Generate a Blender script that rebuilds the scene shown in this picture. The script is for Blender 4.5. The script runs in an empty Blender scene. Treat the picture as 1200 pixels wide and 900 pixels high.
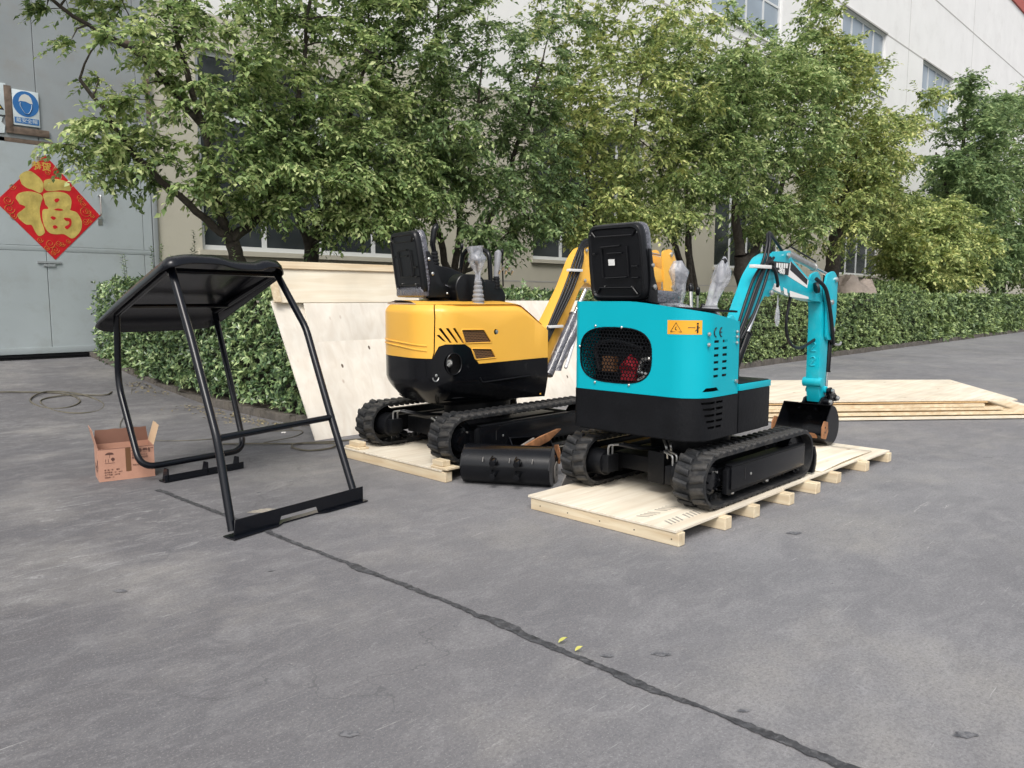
import bpy, bmesh, math, random
import numpy as np
from mathutils import Vector, Matrix, noise as mn
random.seed(7); RNG = np.random.default_rng(7)
SC = bpy.context.scene; COL = SC.collection
PI = math.pi

# ------------------------------------------------------------------ camera
cam = bpy.data.cameras.new('camera'); cam_o = bpy.data.objects.new('camera', cam); COL.objects.link(cam_o)
cam.sensor_width = 36; cam.lens = 27.15; cam.clip_start = 0.05; cam.clip_end = 2000
PITCH = math.radians(6.305); HEAD = math.radians(44.476)
fw = Vector((math.cos(HEAD)*math.cos(PITCH), math.sin(HEAD)*math.cos(PITCH), -math.sin(PITCH)))
rt = Vector((math.sin(HEAD), -math.cos(HEAD), 0)); up = rt.cross(fw)
m = Matrix((rt, up, -fw)).transposed().to_4x4(); m.translation = Vector((0, 0, 1.3))
cam_o.matrix_world = m
SC.camera = cam_o
# ------------------------------------------------------------------ world, sun, exposure
SUN_EL, SUN_AZ = math.radians(52), math.radians(218)     # azimuth of the sun, counter-clockwise from +X
w = bpy.data.worlds.new('World'); SC.world = w; w.use_nodes = True
nt = w.node_tree; nt.nodes.clear()
sky = nt.nodes.new('ShaderNodeTexSky'); sky.sky_type = 'NISHITA'; sky.sun_disc = False
sky.sun_elevation = SUN_EL; sky.sun_rotation = PI/2 - SUN_AZ
sky.dust_density = 4.0; sky.air_density = 1.0; sky.ozone_density = 1.0
hs = nt.nodes.new('ShaderNodeHueSaturation'); hs.inputs['Saturation'].default_value = 0.28
bg = nt.nodes.new('ShaderNodeBackground'); bg.inputs['Strength'].default_value = 0.15
wo = nt.nodes.new('ShaderNodeOutputWorld')
nt.links.new(sky.outputs[0], hs.inputs['Color']); nt.links.new(hs.outputs[0], bg.inputs['Color']); nt.links.new(bg.outputs[0], wo.inputs[0])
sl = bpy.data.lights.new('sun', 'SUN'); sl.energy = 1.5; sl.angle = math.radians(24); sl.color = (1, .95, .88)
so = bpy.data.objects.new('sun', sl); COL.objects.link(so)
sd = Vector((math.cos(SUN_AZ)*math.cos(SUN_EL), math.sin(SUN_AZ)*math.cos(SUN_EL), math.sin(SUN_EL)))
so.rotation_euler = sd.to_track_quat('Z', 'Y').to_euler(); so.location = (0, 0, 30)
SC.view_settings.view_transform = 'Standard'; SC.view_settings.look = 'None'
SC.view_settings.exposure = 0.34; SC.view_settings.gamma = 1

# ------------------------------------------------------------------ materials
def mat(name, color, rough=.5, metal=0., spec=.5, coat=0., noise=None, bump=None, var=None, dirt=None, trans=None, alpha=None):
    """noise=(scale,amount) value variation, bump=(scale,strength), dirt=(color,scale,threshold,softness,amount)"""
    m = bpy.data.materials.new(name); m.use_nodes = True; n = m.node_tree.nodes; L = m.node_tree.links
    b = n['Principled BSDF']; b.inputs['Roughness'].default_value = rough; b.inputs['Metallic'].default_value = metal
    b.inputs['Specular IOR Level'].default_value = spec; b.inputs['Coat Weight'].default_value = coat
    tc = n.new('ShaderNodeTexCoord')
    c = n.new('ShaderNodeRGB'); c.outputs[0].default_value = (*color, 1); out = c.outputs[0]
    if noise:
        t = n.new('ShaderNodeTexNoise'); t.inputs['Scale'].default_value = noise[0]; t.inputs['Detail'].default_value = 6
        L.new(tc.outputs['Object'], t.inputs['Vector'])
        r = n.new('ShaderNodeMapRange'); r.inputs[1].default_value = .3; r.inputs[2].default_value = .7
        r.inputs[3].default_value = 1-noise[1]; r.inputs[4].default_value = 1+noise[1]; L.new(t.outputs[0], r.inputs[0])
        x = n.new('ShaderNodeVectorMath'); x.operation = 'SCALE'; L.new(out, x.inputs[0]); L.new(r.outputs[0], x.inputs['Scale']); out = x.outputs[0]
    if dirt:
        t = n.new('ShaderNodeTexNoise'); t.inputs['Scale'].default_value = dirt[1]; t.inputs['Detail'].default_value = 8; t.inputs['Roughness'].default_value = .7
        L.new(tc.outputs['Object'], t.inputs['Vector'])
        r = n.new('ShaderNodeMapRange'); r.inputs[1].default_value = dirt[2]; r.inputs[2].default_value = dirt[2]+dirt[3]; r.inputs[3].default_value = 0; r.inputs[4].default_value = dirt[4]
        L.new(t.outputs[0], r.inputs[0])
        x = n.new('ShaderNodeMix'); x.data_type = 'RGBA'; L.new(r.outputs[0], x.inputs[0]); L.new(out, x.inputs[6]); x.inputs[7].default_value = (*dirt[0], 1); out = x.outputs[2]
    L.new(out, b.inputs['Base Color'])
    if bump:
        t = n.new('ShaderNodeTexNoise'); t.inputs['Scale'].default_value = bump[0]; t.inputs['Detail'].default_value = 5
        L.new(tc.outputs['Object'], t.inputs['Vector'])
        bp = n.new('ShaderNodeBump'); bp.inputs['Strength'].default_value = bump[1]; bp.inputs['Distance'].default_value = .02
        L.new(t.outputs[0], bp.inputs['Height']); L.new(bp.outputs[0], b.inputs['Normal'])
    if trans: b.inputs['Transmission Weight'].default_value = trans
    if alpha is not None: b.inputs['Alpha'].default_value = alpha
    return m

def leaf_mat(name, cols, spec=.35, rough=.45, tl=.42, clump=.9):
    cols = [tuple((v*.88+.12*(.3*c[0]+.6*c[1]+.1*c[2]))*k for v, k in zip(c, (1.34, 1.24, 1.20))) for c in cols]
    m = bpy.data.materials.new(name); m.use_nodes = True; n = m.node_tree.nodes; L = m.node_tree.links
    b = n['Principled BSDF']; b.inputs['Roughness'].default_value = rough; b.inputs['Specular IOR Level'].default_value = spec
    g = n.new('ShaderNodeNewGeometry'); tc = n.new('ShaderNodeTexCoord')
    t = n.new('ShaderNodeTexNoise'); t.inputs['Scale'].default_value = clump; t.inputs['Detail'].default_value = 3
    L.new(tc.outputs['Object'], t.inputs['Vector'])
    r = n.new('ShaderNodeMapRange'); r.inputs[1].default_value = .32; r.inputs[2].default_value = .68; r.inputs[3].default_value = -.28; r.inputs[4].default_value = .28
    L.new(t.outputs[0], r.inputs[0])
    a = n.new('ShaderNodeMath'); a.operation = 'ADD'; a.use_clamp = True; L.new(g.outputs['Random Per Island'], a.inputs[0]); L.new(r.outputs[0], a.inputs[1])
    cr = n.new('ShaderNodeValToRGB'); e = cr.color_ramp.elements
    e[0].position = 0; e[0].color = (*cols[0], 1); e[1].position = 1; e[1].color = (*cols[-1], 1)
    for i, c in enumerate(cols[1:-1]): q = e.new((i+1)/(len(cols)-1)); q.color = (*c, 1)
    L.new(a.outputs[0], cr.inputs[0])
    bf = n.new('ShaderNodeMix'); bf.data_type = 'RGBA'; bf.inputs[0].default_value = 0
    hsv = n.new('ShaderNodeHueSaturation'); hsv.inputs['Saturation'].default_value = .95; hsv.inputs['Value'].default_value = 1.35
    L.new(cr.outputs[0], hsv.inputs['Color']); L.new(g.outputs['Backfacing'], bf.inputs[0]); L.new(cr.outputs[0], bf.inputs[6]); L.new(hsv.outputs[0], bf.inputs[7])
    L.new(bf.outputs[2], b.inputs['Base Color'])
    tr = n.new('ShaderNodeBsdfTranslucent'); L.new(hsv.outputs[0], tr.inputs['Color'])
    mx = n.new('ShaderNodeMixShader'); mx.inputs[0].default_value = tl
    L.new(b.outputs[0], mx.inputs[1]); L.new(tr.outputs[0], mx.inputs[2]); L.new(mx.outputs[0], n['Material Output'].inputs[0])
    return m

def wood_mat(name, c1, c2, axis='X', knots=True, rough=.7, stretch=14, sc=1.0):
    m = bpy.data.materials.new(name); m.use_nodes = True; n = m.node_tree.nodes; L = m.node_tree.links
    b = n['Principled BSDF']; b.inputs['Roughness'].default_value = rough; b.inputs['Specular IOR Level'].default_value = .25
    tc = n.new('ShaderNodeTexCoord'); mp = n.new('ShaderNodeMapping')
    s = [stretch*sc]*3; s['XYZ'.index(axis)] = 1.0*sc; mp.inputs['Scale'].default_value = s
    L.new(tc.outputs['Object'], mp.inputs[0])
    t = n.new('ShaderNodeTexNoise'); t.inputs['Scale'].default_value = 1.6; t.inputs['Detail'].default_value = 8; t.inputs['Distortion'].default_value = .8
    L.new(mp.outputs[0], t.inputs['Vector'])
    r = n.new('ShaderNodeMapRange'); r.inputs[1].default_value = .32; r.inputs[2].default_value = .72; L.new(t.outputs[0], r.inputs[0])
    x = n.new('ShaderNodeMix'); x.data_type = 'RGBA'; x.inputs[6].default_value = (*c1, 1); x.inputs[7].default_value = (*c2, 1); L.new(r.outputs[0], x.inputs[0]); out = x.outputs[2]
    t2 = n.new('ShaderNodeTexNoise'); t2.inputs['Scale'].default_value = 1.7; t2.inputs['Detail'].default_value = 3; L.new(tc.outputs['Object'], t2.inputs['Vector'])
    r2 = n.new('ShaderNodeMapRange'); r2.inputs[1].default_value = .3; r2.inputs[2].default_value = .7; r2.inputs[3].default_value = .86; r2.inputs[4].default_value = 1.08; L.new(t2.outputs[0], r2.inputs[0])
    vm = n.new('ShaderNodeVectorMath'); vm.operation = 'SCALE'; L.new(out, vm.inputs[0]); L.new(r2.outputs[0], vm.inputs['Scale']); out = vm.outputs[0]
    if knots:
        mk = n.new('ShaderNodeMapping'); s = [1.9, 1.9, 1.9]; s['XYZ'.index(axis)] = .8; mk.inputs['Scale'].default_value = s
        L.new(tc.outputs['Object'], mk.inputs[0])
        v = n.new('ShaderNodeTexVoronoi'); v.inputs['Scale'].default_value = 3.0; L.new(mk.outputs[0], v.inputs['Vector'])
        r = n.new('ShaderNodeMapRange'); r.inputs[1].default_value = .03; r.inputs[2].default_value = .11; r.inputs[3].default_value = .75; r.inputs[4].default_value = 0
        L.new(v.outputs['Distance'], r.inputs[0])
        x = n.new('ShaderNodeMix'); x.data_type = 'RGBA'; L.new(r.outputs[0], x.inputs[0]); L.new(out, x.inputs[6]); x.inputs[7].default_value = (.30, .17, .09, 1); out = x.outputs[2]
    L.new(out, b.inputs['Base Color'])
    bp = n.new('ShaderNodeBump'); bp.inputs['Strength'].default_value = .15; bp.inputs['Distance'].default_value = .005
    L.new(t.outputs[0], bp.inputs['Height']); L.new(bp.outputs[0], b.inputs['Normal'])
    return m

def ground_mat(name):
    m = bpy.data.materials.new(name); m.use_nodes = True; n = m.node_tree.nodes; L = m.node_tree.links
    b = n['Principled BSDF']; b.inputs['Specular IOR Level'].default_value = .3
    tc = n.new('ShaderNodeTexCoord'); P = tc.outputs['Object']
    def N(scale, detail=6, rough=.6, vec=None, dist=0):
        t = n.new('ShaderNodeTexNoise'); t.inputs['Scale'].default_value = scale; t.inputs['Detail'].default_value = detail
        t.inputs['Roughness'].default_value = rough; t.inputs['Distortion'].default_value = dist; L.new(vec or P, t.inputs['Vector']); return t.outputs[0]
    def R(v, a, b_, c, d):
        r = n.new('ShaderNodeMapRange'); r.inputs[1].default_value = a; r.inputs[2].default_value = b_; r.inputs[3].default_value = c; r.inputs[4].default_value = d; L.new(v, r.inputs[0]); return r.outputs[0]
    def MX(f, a, c):
        x = n.new('ShaderNodeMix'); x.data_type = 'RGBA'; L.new(f, x.inputs[0])
        (L.new(a, x.inputs[6]) if not isinstance(a, tuple) else setattr(x.inputs[6], 'default_value', (*a, 1)))
        x.inputs[7].default_value = (*c, 1); return x.outputs[2]
    def MP(loc=(0,0,0), rot=0, s=(1,1,1)):
        q = n.new('ShaderNodeMapping'); q.inputs['Location'].default_value = loc; q.inputs['Rotation'].default_value = (0,0,rot); q.inputs['Scale'].default_value = s; L.new(P, q.inputs[0]); return q.outputs[0]
    def MUL(a, c):
        x = n.new('ShaderNodeMath'); x.operation = 'MULTIPLY'; L.new(a, x.inputs[0]); (L.new(c, x.inputs[1]) if not isinstance(c, float) else setattr(x.inputs[1], 'default_value', c)); return x.outputs[0]
    big = R(N(.38, 5, .62), .36, .66, 0, 1)
    c = MX(big, (.250, .248, .258), (.158, .157, .167))
    # broad tone: brighter, bluer yard to the right, grime and tree shade painted darker by the gate
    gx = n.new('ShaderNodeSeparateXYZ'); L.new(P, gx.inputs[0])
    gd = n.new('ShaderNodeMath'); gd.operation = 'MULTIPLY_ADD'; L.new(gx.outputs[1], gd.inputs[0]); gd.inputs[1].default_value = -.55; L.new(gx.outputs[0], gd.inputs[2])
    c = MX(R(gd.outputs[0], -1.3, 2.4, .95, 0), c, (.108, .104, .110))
    c = MX(R(N(.9, 6, .65, MP((5, 2, 0))), .50, .70, 0, .7), c, (.300, .288, .272))
    A = PI/4
    c = MX(R(N(1.5, 9, .72, MP((0, 0, 0), A, (1, 2.2, 1)), 1.2), .44, .70, 0, .50), c, (.125, .126, .138))
    c = MX(R(N(3.1, 9, .75, MP((3, 0, 0), A+.12, (1, 1.9, 1)), .9), .48, .74, 0, .42), c, (.345, .342, .345))
    c = MX(R(N(9, 7, .78, MP((7, 1, 0), A-.3, (.9, 2.0, 1)), .9), .52, .70, 0, .30), c, (.120, .120, .130))
    c = MX(R(N(14, 7, .8, MP((2, 5, 0), A+.5, (.8, 2.2, 1)), .9), .55, .72, 0, .30), c, (.40, .40, .41))
    # grit
    c = MX(R(N(70, 4, .85), .47, .60, 0, .45), c, (.095, .095, .102))
    c = MX(R(N(110, 4, .9, MP((4, 4, 4))), .55, .66, 0, .5), c, (.46, .455, .45))
    # small dark spots and a few pits
    for sc_, r0, r1, lo, a_, off_ in ((1.25, .010, .022, .50, .7, .3), (4.1, .006, .020, .52, .75, 2.3), (11., .02, .07, .50, .6, 5.1)):
        v = n.new('ShaderNodeTexVoronoi'); v.inputs['Scale'].default_value = sc_; L.new(MP((off_, off_*.7, 0), A, (.8, 1.3, 1)), v.inputs['Vector'])
        ds = n.new('ShaderNodeMath'); ds.operation = 'ADD'; L.new(v.outputs['Distance'], ds.inputs[0]); L.new(R(N(sc_*7, 5, .7), .3, .7, -r1*1.6, r1*1.6), ds.inputs[1])
        c = MX(MUL(R(ds.outputs[0], r0, r1, a_, 0), R(N(.9, 3, .5, MP((off_*3, 9, 0))), lo, lo+.07, 0, 1)), c, (.055, .057, .064))
    # hairline cracks
    v = n.new('ShaderNodeTexVoronoi'); v.feature = 'DISTANCE_TO_EDGE'; v.inputs['Scale'].default_value = .55
    wv = n.new('ShaderNodeVectorMath'); wv.operation = 'MULTIPLY_ADD'; nn_ = n.new('ShaderNodeTexNoise'); nn_.inputs['Scale'].default_value = 2.2; nn_.inputs['Detail'].default_value = 6; L.new(P, nn_.inputs['Vector'])
    L.new(nn_.outputs['Color'], wv.inputs[0]); wv.inputs[1].default_value = (.9, .9, 0); L.new(P, wv.inputs[2]); L.new(wv.outputs[0], v.inputs['Vector'])
    c = MX(MUL(R(v.outputs['Distance'], .001, .003, .40, 0), R(N(.6, 3, .5, MP((1, 3, 0))), .52, .60, 0, 1)), c, (.07, .07, .075))
    # pale scrapes and chalky drag marks
    scr = R(N(5.0, 9, .82, MP((1, 7, 0), A-.25, (.6, 5.5, 1)), 1.2), .60, .70, 0, .85)
    c = MX(MUL(scr, R(N(.5, 3, .5, MP((2.2, 6.4, 0))), .48, .60, 0, 1)), c, (.56, .55, .53))
    vd = n.new('ShaderNodeVectorMath'); vd.operation = 'DISTANCE'; L.new(P, vd.inputs[0]); vd.inputs[1].default_value = (1.15, 4.7, 0)
    vd2 = n.new('ShaderNodeVectorMath'); vd2.operation = 'DISTANCE'; L.new(P, vd2.inputs[0]); vd2.inputs[1].default_value = (2.0, 8.6, 0)
    for vv, loc in ((vd, (6, 6, 0)), (vd2, (8, 2, 0))):
        c = MX(MUL(R(N(4.2, 10, .85, MP(loc, A+.1, (.9, 2.4, 1)), 1.4), .54, .66, 0, .6), R(vv.outputs['Value'], .5, 1.7, 1, 0)), c, (.50, .50, .50))
    scr = R(N(26, 3, .6, MP((4, 7, 0), A+.5, (.22, 5, 1)), .5), .66, .74, 0, .6)
    c = MX(MUL(scr, R(N(1.1, 3), .45, .6, 0, 1)), c, (.50, .50, .49))
    L.new(c, b.inputs['Base Color'])
    L.new(R(N(.8, 4), .35, .65, .62, .85), b.inputs['Roughness'])
    h = n.new('ShaderNodeMath'); h.operation = 'ADD'; L.new(MUL(N(80, 4, .8), .35), h.inputs[0]); L.new(N(6, 6, .7), h.inputs[1])
    bp = n.new('ShaderNodeBump'); bp.inputs['Strength'].default_value = .35; bp.inputs['Distance'].default_value = .012
    L.new(h.outputs[0], bp.inputs['Height']); L.new(bp.outputs[0], b.inputs['Normal'])
    return m

M = dict(
 ground=ground_mat('concrete_yard'),
 tar=mat('tar', (.050, .051, .056), .75, noise=(25, .5), bump=(60, .5), dirt=((.12, .12, .125), 30, .52, .1, .7)),
 stain=mat('oil_stain', (.085, .087, .096), .6, noise=(30, .4), dirt=((.20, .20, .21), 40, .45, .1, .8)),
 sand=mat('spilled_sand', (.38, .34, .28), .95, noise=(40, .2), dirt=((.2, .195, .19), 25, .5, .15, .9)),
 soil=mat('soil', (.085, .070, .055), .95, noise=(12, .4), bump=(25, 1.)),
 kerb=mat('kerb_concrete', (.115, .103, .090), .9, noise=(9, .3), bump=(30, .6), dirt=((.07, .06, .045), 5, .5, .15, .7)),
 wall=mat('wall_render', (.74, .74, .73), .85, noise=(.7, .035), bump=(40, .08), dirt=((.52, .51, .49), .9, .52, .35, .5)),
 groove=mat('wall_groove', (.40, .39, .37), .9),
 cornice=mat('cornice_red', (.42, .10, .08), .7, noise=(2, .1)),
 wframe=mat('window_frame', (.62, .64, .65), .45, spec=.4),
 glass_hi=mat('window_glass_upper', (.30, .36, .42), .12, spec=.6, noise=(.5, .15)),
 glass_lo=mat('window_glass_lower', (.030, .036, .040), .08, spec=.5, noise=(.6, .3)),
 gate=mat('gate_paint', (.36, .405, .42), .55, spec=.35, noise=(1.3, .06), bump=(3, .12), dirt=((.27, .28, .27), 2.2, .52, .3, .65)),
 gate2=mat('gate_upper_paint', (.27, .295, .305), .6, spec=.3, noise=(1.5, .08), dirt=((.25, .23, .20), 2, .5, .3, .6)),
 rust=mat('rusty_wood', (.135, .100, .075), .85, noise=(14, .3), bump=(20, .4)),
 dark=mat('dark_gap', (.012, .012, .013), .8),
 teal=mat('teal_paint', (.0, .405, .50), .38, spec=.28, coat=.06, noise=(3, .025), bump=(2.2, .025)),
 tealarm=mat('teal_arm_paint', (.004, .43, .54), .38, spec=.35, coat=.08, noise=(9, .07), bump=(30, .06), dirt=((.10, .50, .56), 6, .5, .2, .4)),
 yellow=mat('yellow_paint', (.86, .47, .07), .36, spec=.4, coat=.15, noise=(3, .03), bump=(2.5, .03)),
 black=mat('black_gloss_paint', (.004, .0045, .006), .22, spec=.32, coat=.06, noise=(6, .2), bump=(14, .03), dirt=((.045, .047, .05), 9, .6, .15, .5)),
 blackm=mat('black_matt_paint', (.006, .0065, .008), .42, spec=.22, noise=(8, .2), bump=(40, .1), dirt=((.03, .03, .03), 12, .6, .15, .4)),
 canopy=mat('canopy_black_paint', (.003, .004, .007), .27, spec=.34, coat=.12, bump=(5, .02)),
 seat=mat('seat_black_plastic', (.005, .0055, .007), .33, spec=.38, noise=(8, .2), bump=(60, .05)),
 rubber=mat('track_rubber', (.016, .017, .019), .55, spec=.35, noise=(16, .25), bump=(50, .2), dirt=((.10, .092, .082), 9, .48, .2, .6)),
 hose=mat('hose_rubber', (.008, .009, .012), .4, spec=.4, noise=(20, .2)),
 chrome=mat('chrome_rod', (.72, .73, .74), .16, metal=1.),
 steel=mat('zinc_steel', (.55, .55, .53), .35, metal=.9, noise=(40, .15)),
 sleeve=mat('silver_sleeve', (.78, .78, .80), .35, metal=.2, spec=.6, bump=(30, .4)),
 wrap=mat('plastic_wrap', (.60, .62, .68), .15, spec=.8, coat=.6, bump=(28, .9), alpha=.42),
 wrapd=mat('dark_film_wrap', (.09, .09, .11), .2, spec=.8, coat=.8, bump=(35, 1.)),
 boot=mat('grey_rubber_boot', (.24, .245, .26), .6, noise=(12, .1)),
 rustor=mat('orange_rusty_steel', (.33, .15, .065), .65, noise=(18, .35), bump=(30, .3), dirt=((.18, .09, .05), 12, .5, .15, .6)),
 blade=mat('bare_ground_steel', (.33, .31, .29), .45, metal=.5, noise=(12, .25)),
 copper=mat('brown_mesh_metal', (.33, .18, .09), .55, metal=.3),
 red=mat('engine_red', (.34, .018, .03), .4),
 orange=mat('engine_tan', (.15, .07, .03), .5),
 white=mat('white_print', (.78, .78, .76), .5),
 dec_or=mat('orange_sticker', (.85, .40, .03), .4),
 ink=mat('black_print', (.012, .012, .014), .5),
 brownink=mat('brown_box_print', (.10, .045, .035), .8),
 card=mat('cardboard', (.50, .27, .19), .8, noise=(5, .08), bump=(30, .1), dirt=((.36, .18, .12), 6, .5, .2, .5)),
 cardi=mat('cardboard_inside', (.20, .10, .07), .85, noise=(6, .1)),
 cardf=mat('cardboard_pale_flap', (.62, .44, .28), .8, noise=(6, .06)),
 red_paper=mat('red_foil_paper', (.52, .012, .020), .38, spec=.5, noise=(6, .12), bump=(6, .5)),
 gold=mat('gold_foil', (.66, .52, .15), .38, metal=.35, noise=(5, .25), bump=(7, .7)),
 goldline=mat('gold_line_print', (.62, .42, .08), .5, metal=.3),
 blue=mat('sign_blue', (.020, .13, .36), .45, noise=(10, .05)),
 signw=mat('sign_white', (.55, .62, .64), .5, noise=(8, .08), dirt=((.35, .38, .38), 8, .55, .2, .5)),
 signy=mat('sign_yellow', (.70, .55, .05), .5),
 helmet=mat('sign_pale_helmet', (.55, .56, .53), .5),
 bark=mat('bark', (.052, .043, .034), .9, noise=(14, .4), bump=(30, 1.)),
 rock=mat('pinkish_rock', (.36, .30, .26), .9, noise=(3, .2), bump=(7, .9), dirt=((.20, .17, .15), 5, .5, .2, .6)),
 cable=mat('dirty_cable', (.11, .10, .075), .8, noise=(10, .3)),
 paper=mat('litter_paper', (.62, .60, .58), .8),
 core=mat('hedge_twigs', (.022, .022, .014), .95, noise=(9, .5), bump=(12, 1.)),
 leaf=leaf_mat('tree_leaf', [(.060, .112, .036), (.105, .188, .052), (.165, .265, .078), (.250, .350, .115), (.38, .46, .19)]),
 leafd=leaf_mat('tree_leaf_deep', [(.055, .110, .040), (.095, .172, .060), (.150, .245, .085), (.235, .33, .125)]),
 leafy=leaf_mat('tree_leaf_yellowish', [(.080, .130, .036), (.140, .215, .054), (.215, .300, .078), (.31, .385, .11), (.43, .47, .15)]),
 leafyy=leaf_mat('young_yellow_leaf', [(.30, .36, .05), (.45, .45, .06)]),
 hleaf=leaf_mat('hedge_leaf', [(.026, .066, .024), (.055, .118, .040), (.115, .20, .062), (.24, .34, .13)], spec=.6, rough=.3, tl=.15, clump=2.5),
 hleaf2=leaf_mat('clipped_hedge_leaf', [(.036, .074, .025), (.068, .125, .038), (.12, .19, .055), (.20, .29, .085)], spec=.45, rough=.4, tl=.2, clump=1.2),
 ply=wood_mat('plywood_face', (.80, .74, .62), (.66, .57, .44), 'X', True, sc=.8),
 plyv=wood_mat('plywood_face_upright', (.79, .75, .67), (.69, .63, .54), 'Z', True, stretch=9, sc=.8),
 plyp=wood_mat('plywood_pine', (.79, .73, .60), (.70, .61, .46), 'X', True, sc=.8),
 timber=wood_mat('sawn_timber', (.76, .66, .48), (.60, .46, .29), 'Y', True),
 timberx=wood_mat('sawn_timber_long', (.76, .66, .48), (.58, .43, .26), 'X', False),
 plyedge=wood_mat('plywood_edge', (.60, .42, .22), (.38, .24, .12), 'X', False, stretch=60),
 scuff=mat('track_scuff', (.36, .33, .28), .9, noise=(40, .3)),
 redmark=mat('red_stencil', (.50, .24, .17), .8, noise=(20, .3)),
)

# ------------------------------------------------------------------ helpers
def tag(o, label=None, cat=None, group=None, kind=None):
    if label: o['label'] = label
    if cat: o['category'] = cat
    if group: o['group'] = group
    if kind: o['kind'] = kind
    return o
def thing(name, label, cat, loc=(0, 0, 0), rz=0, group=None):
    o = bpy.data.objects.new(name, None); COL.objects.link(o); o.location = loc; o.rotation_euler = (0, 0, rz); o.empty_display_size = .2
    return tag(o, label, cat, group)

class MB:
    def __init__(s): s.v = []; s.f = []
    def add(s, vs, fs, mtx=None):
        k = len(s.v)
        s.v += [tuple((mtx @ Vector(p)) if mtx else p) for p in vs]; s.f += [tuple(i+k for i in f) for f in fs]; return s
    def box(s, lo, hi, mtx=None):
        x0, y0, z0 = lo; x1, y1, z1 = hi
        return s.add([(x0,y0,z0),(x1,y0,z0),(x1,y1,z0),(x0,y1,z0),(x0,y0,z1),(x1,y0,z1),(x1,y1,z1),(x0,y1,z1)],
                     [(0,3,2,1),(4,5,6,7),(0,1,5,4),(1,2,6,5),(2,3,7,6),(3,0,4,7)], mtx)
    def prism(s, poly, y0, y1, plane='XZ', mtx=None):
        """closed polygon (a,b) extruded along the third axis from y0 to y1"""
        n = len(poly)
        P = {'XZ': lambda a, b, c: (a, c, b), 'XY': lambda a, b, c: (a, b, c), 'YZ': lambda a, b, c: (c, a, b)}[plane]
        vs = [P(a, b, y0) for a, b in poly] + [P(a, b, y1) for a, b in poly]
        fs = [tuple(range(n)), tuple(range(2*n-1, n-1, -1))] + [(i, n+i, n+(i+1) % n, (i+1) % n) for i in range(n)]
        return s.add(vs, fs, mtx)
    def tube(s, pts, r, n=10, caps=True, closed=False, flat=1.0):
        pts = [Vector(p) for p in pts]; N = len(pts); rr = r if isinstance(r, (list, tuple)) else [r]*N
        tang = []
        for i in range(N):
            a = pts[i-1] if (i > 0 or closed) else pts[i]; b = pts[(i+1) % N] if (i < N-1 or closed) else pts[i]
            t = (b-a); tang.append(t.normalized() if t.length > 1e-9 else Vector((0,0,1)))
        ref = Vector((0, 0, 1)) if abs(tang[0].z) < .9 else Vector((1, 0, 0))
        u = tang[0].cross(ref).normalized(); vs = []
        for i in range(N):
            u = (u - tang[i]*u.dot(tang[i])).normalized(); v = tang[i].cross(u)
            for k in range(n):
                a = 2*PI*k/n; vs.append(tuple(pts[i] + (u*math.cos(a) + v*math.sin(a)*flat)*rr[i]))
        fs = []
        for i in range(N-1 + (1 if closed else 0)):
            j = (i+1) % N
            fs += [(i*n+k, i*n+(k+1) % n, j*n+(k+1) % n, j*n+k) for k in range(n)]
        if caps and not closed: fs += [tuple(range(n-1, -1, -1)), tuple((N-1)*n+k for k in range(n))]
        return s.add(vs, fs)
    def cyl(s, p0, p1, r, r1=None, n=16): return s.tube([p0, p1], [r, r if r1 is None else r1], n)
    def lathe(s, prof, mtx=None, n=20):
        vs = [(r*math.cos(2*PI*k/n), r*math.sin(2*PI*k/n), z) for r, z in prof for k in range(n)]; m_ = len(prof)
        fs = [(i*n+k, i*n+(k+1) % n, (i+1)*n+(k+1) % n, (i+1)*n+k) for i in range(m_-1) for k in range(n)]
        fs += [tuple(range(n-1, -1, -1)), tuple((m_-1)*n+k for k in range(n))]
        return s.add(vs, fs, mtx)
    def loft(s, rings, caps=True):
        n = len(rings[0]); vs = [p for r in rings for p in r]
        fs = [(i*n+k, i*n+(k+1) % n, (i+1)*n+(k+1) % n, (i+1)*n+k) for i in range(len(rings)-1) for k in range(n)]
        if caps: fs += [tuple(range(n-1, -1, -1)), tuple((len(rings)-1)*n+k for k in range(n))]
        return s.add(vs, fs)

def root_inv(parent):
    q = parent
    while q is not None and q.parent is not None: q = q.parent
    return Matrix.Identity(4) if q is None else (Matrix.Translation(q.location) @ q.rotation_euler.to_matrix().to_4x4()).inverted()

def obj(name, mb, material, parent=None, bevel=0., seg=2, smooth=35, world=True, kind=None):
    """ONE mesh object; geometry is given in world metres (world=True) or in the thing's own frame"""
    me = bpy.data.meshes.new(name)
    if isinstance(mb, bpy.types.Mesh): me = mb
    elif isinstance(mb, bmesh.types.BMesh): mb.to_mesh(me); mb.free()
    else:
        bm = bmesh.new(); vs = [bm.verts.new(p) for p in mb.v]
        for f in mb.f:
            try: bm.faces.new([vs[i] for i in f])
            except ValueError: pass
        bmesh.ops.recalc_face_normals(bm, faces=bm.faces)
        if bevel > 0:
            es = [e for e in bm.edges if len(e.link_faces) == 2 and e.calc_face_angle(0) > math.radians(28)]
            bmesh.ops.bevel(bm, geom=es, offset=bevel, segments=seg, affect='EDGES', profile=.6, clamp_overlap=True)
        bm.to_mesh(me); bm.free()
    if smooth:
        for p in me.polygons: p.use_smooth = True
        me.set_sharp_from_angle(angle=math.radians(smooth))
    if world and parent is not None: me.transform(root_inv(parent))
    me.materials.append(material)
    o = bpy.data.objects.new(name, me); COL.objects.link(o)
    if parent is not None: o.parent = parent
    if kind: o['kind'] = kind
    return o

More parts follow.
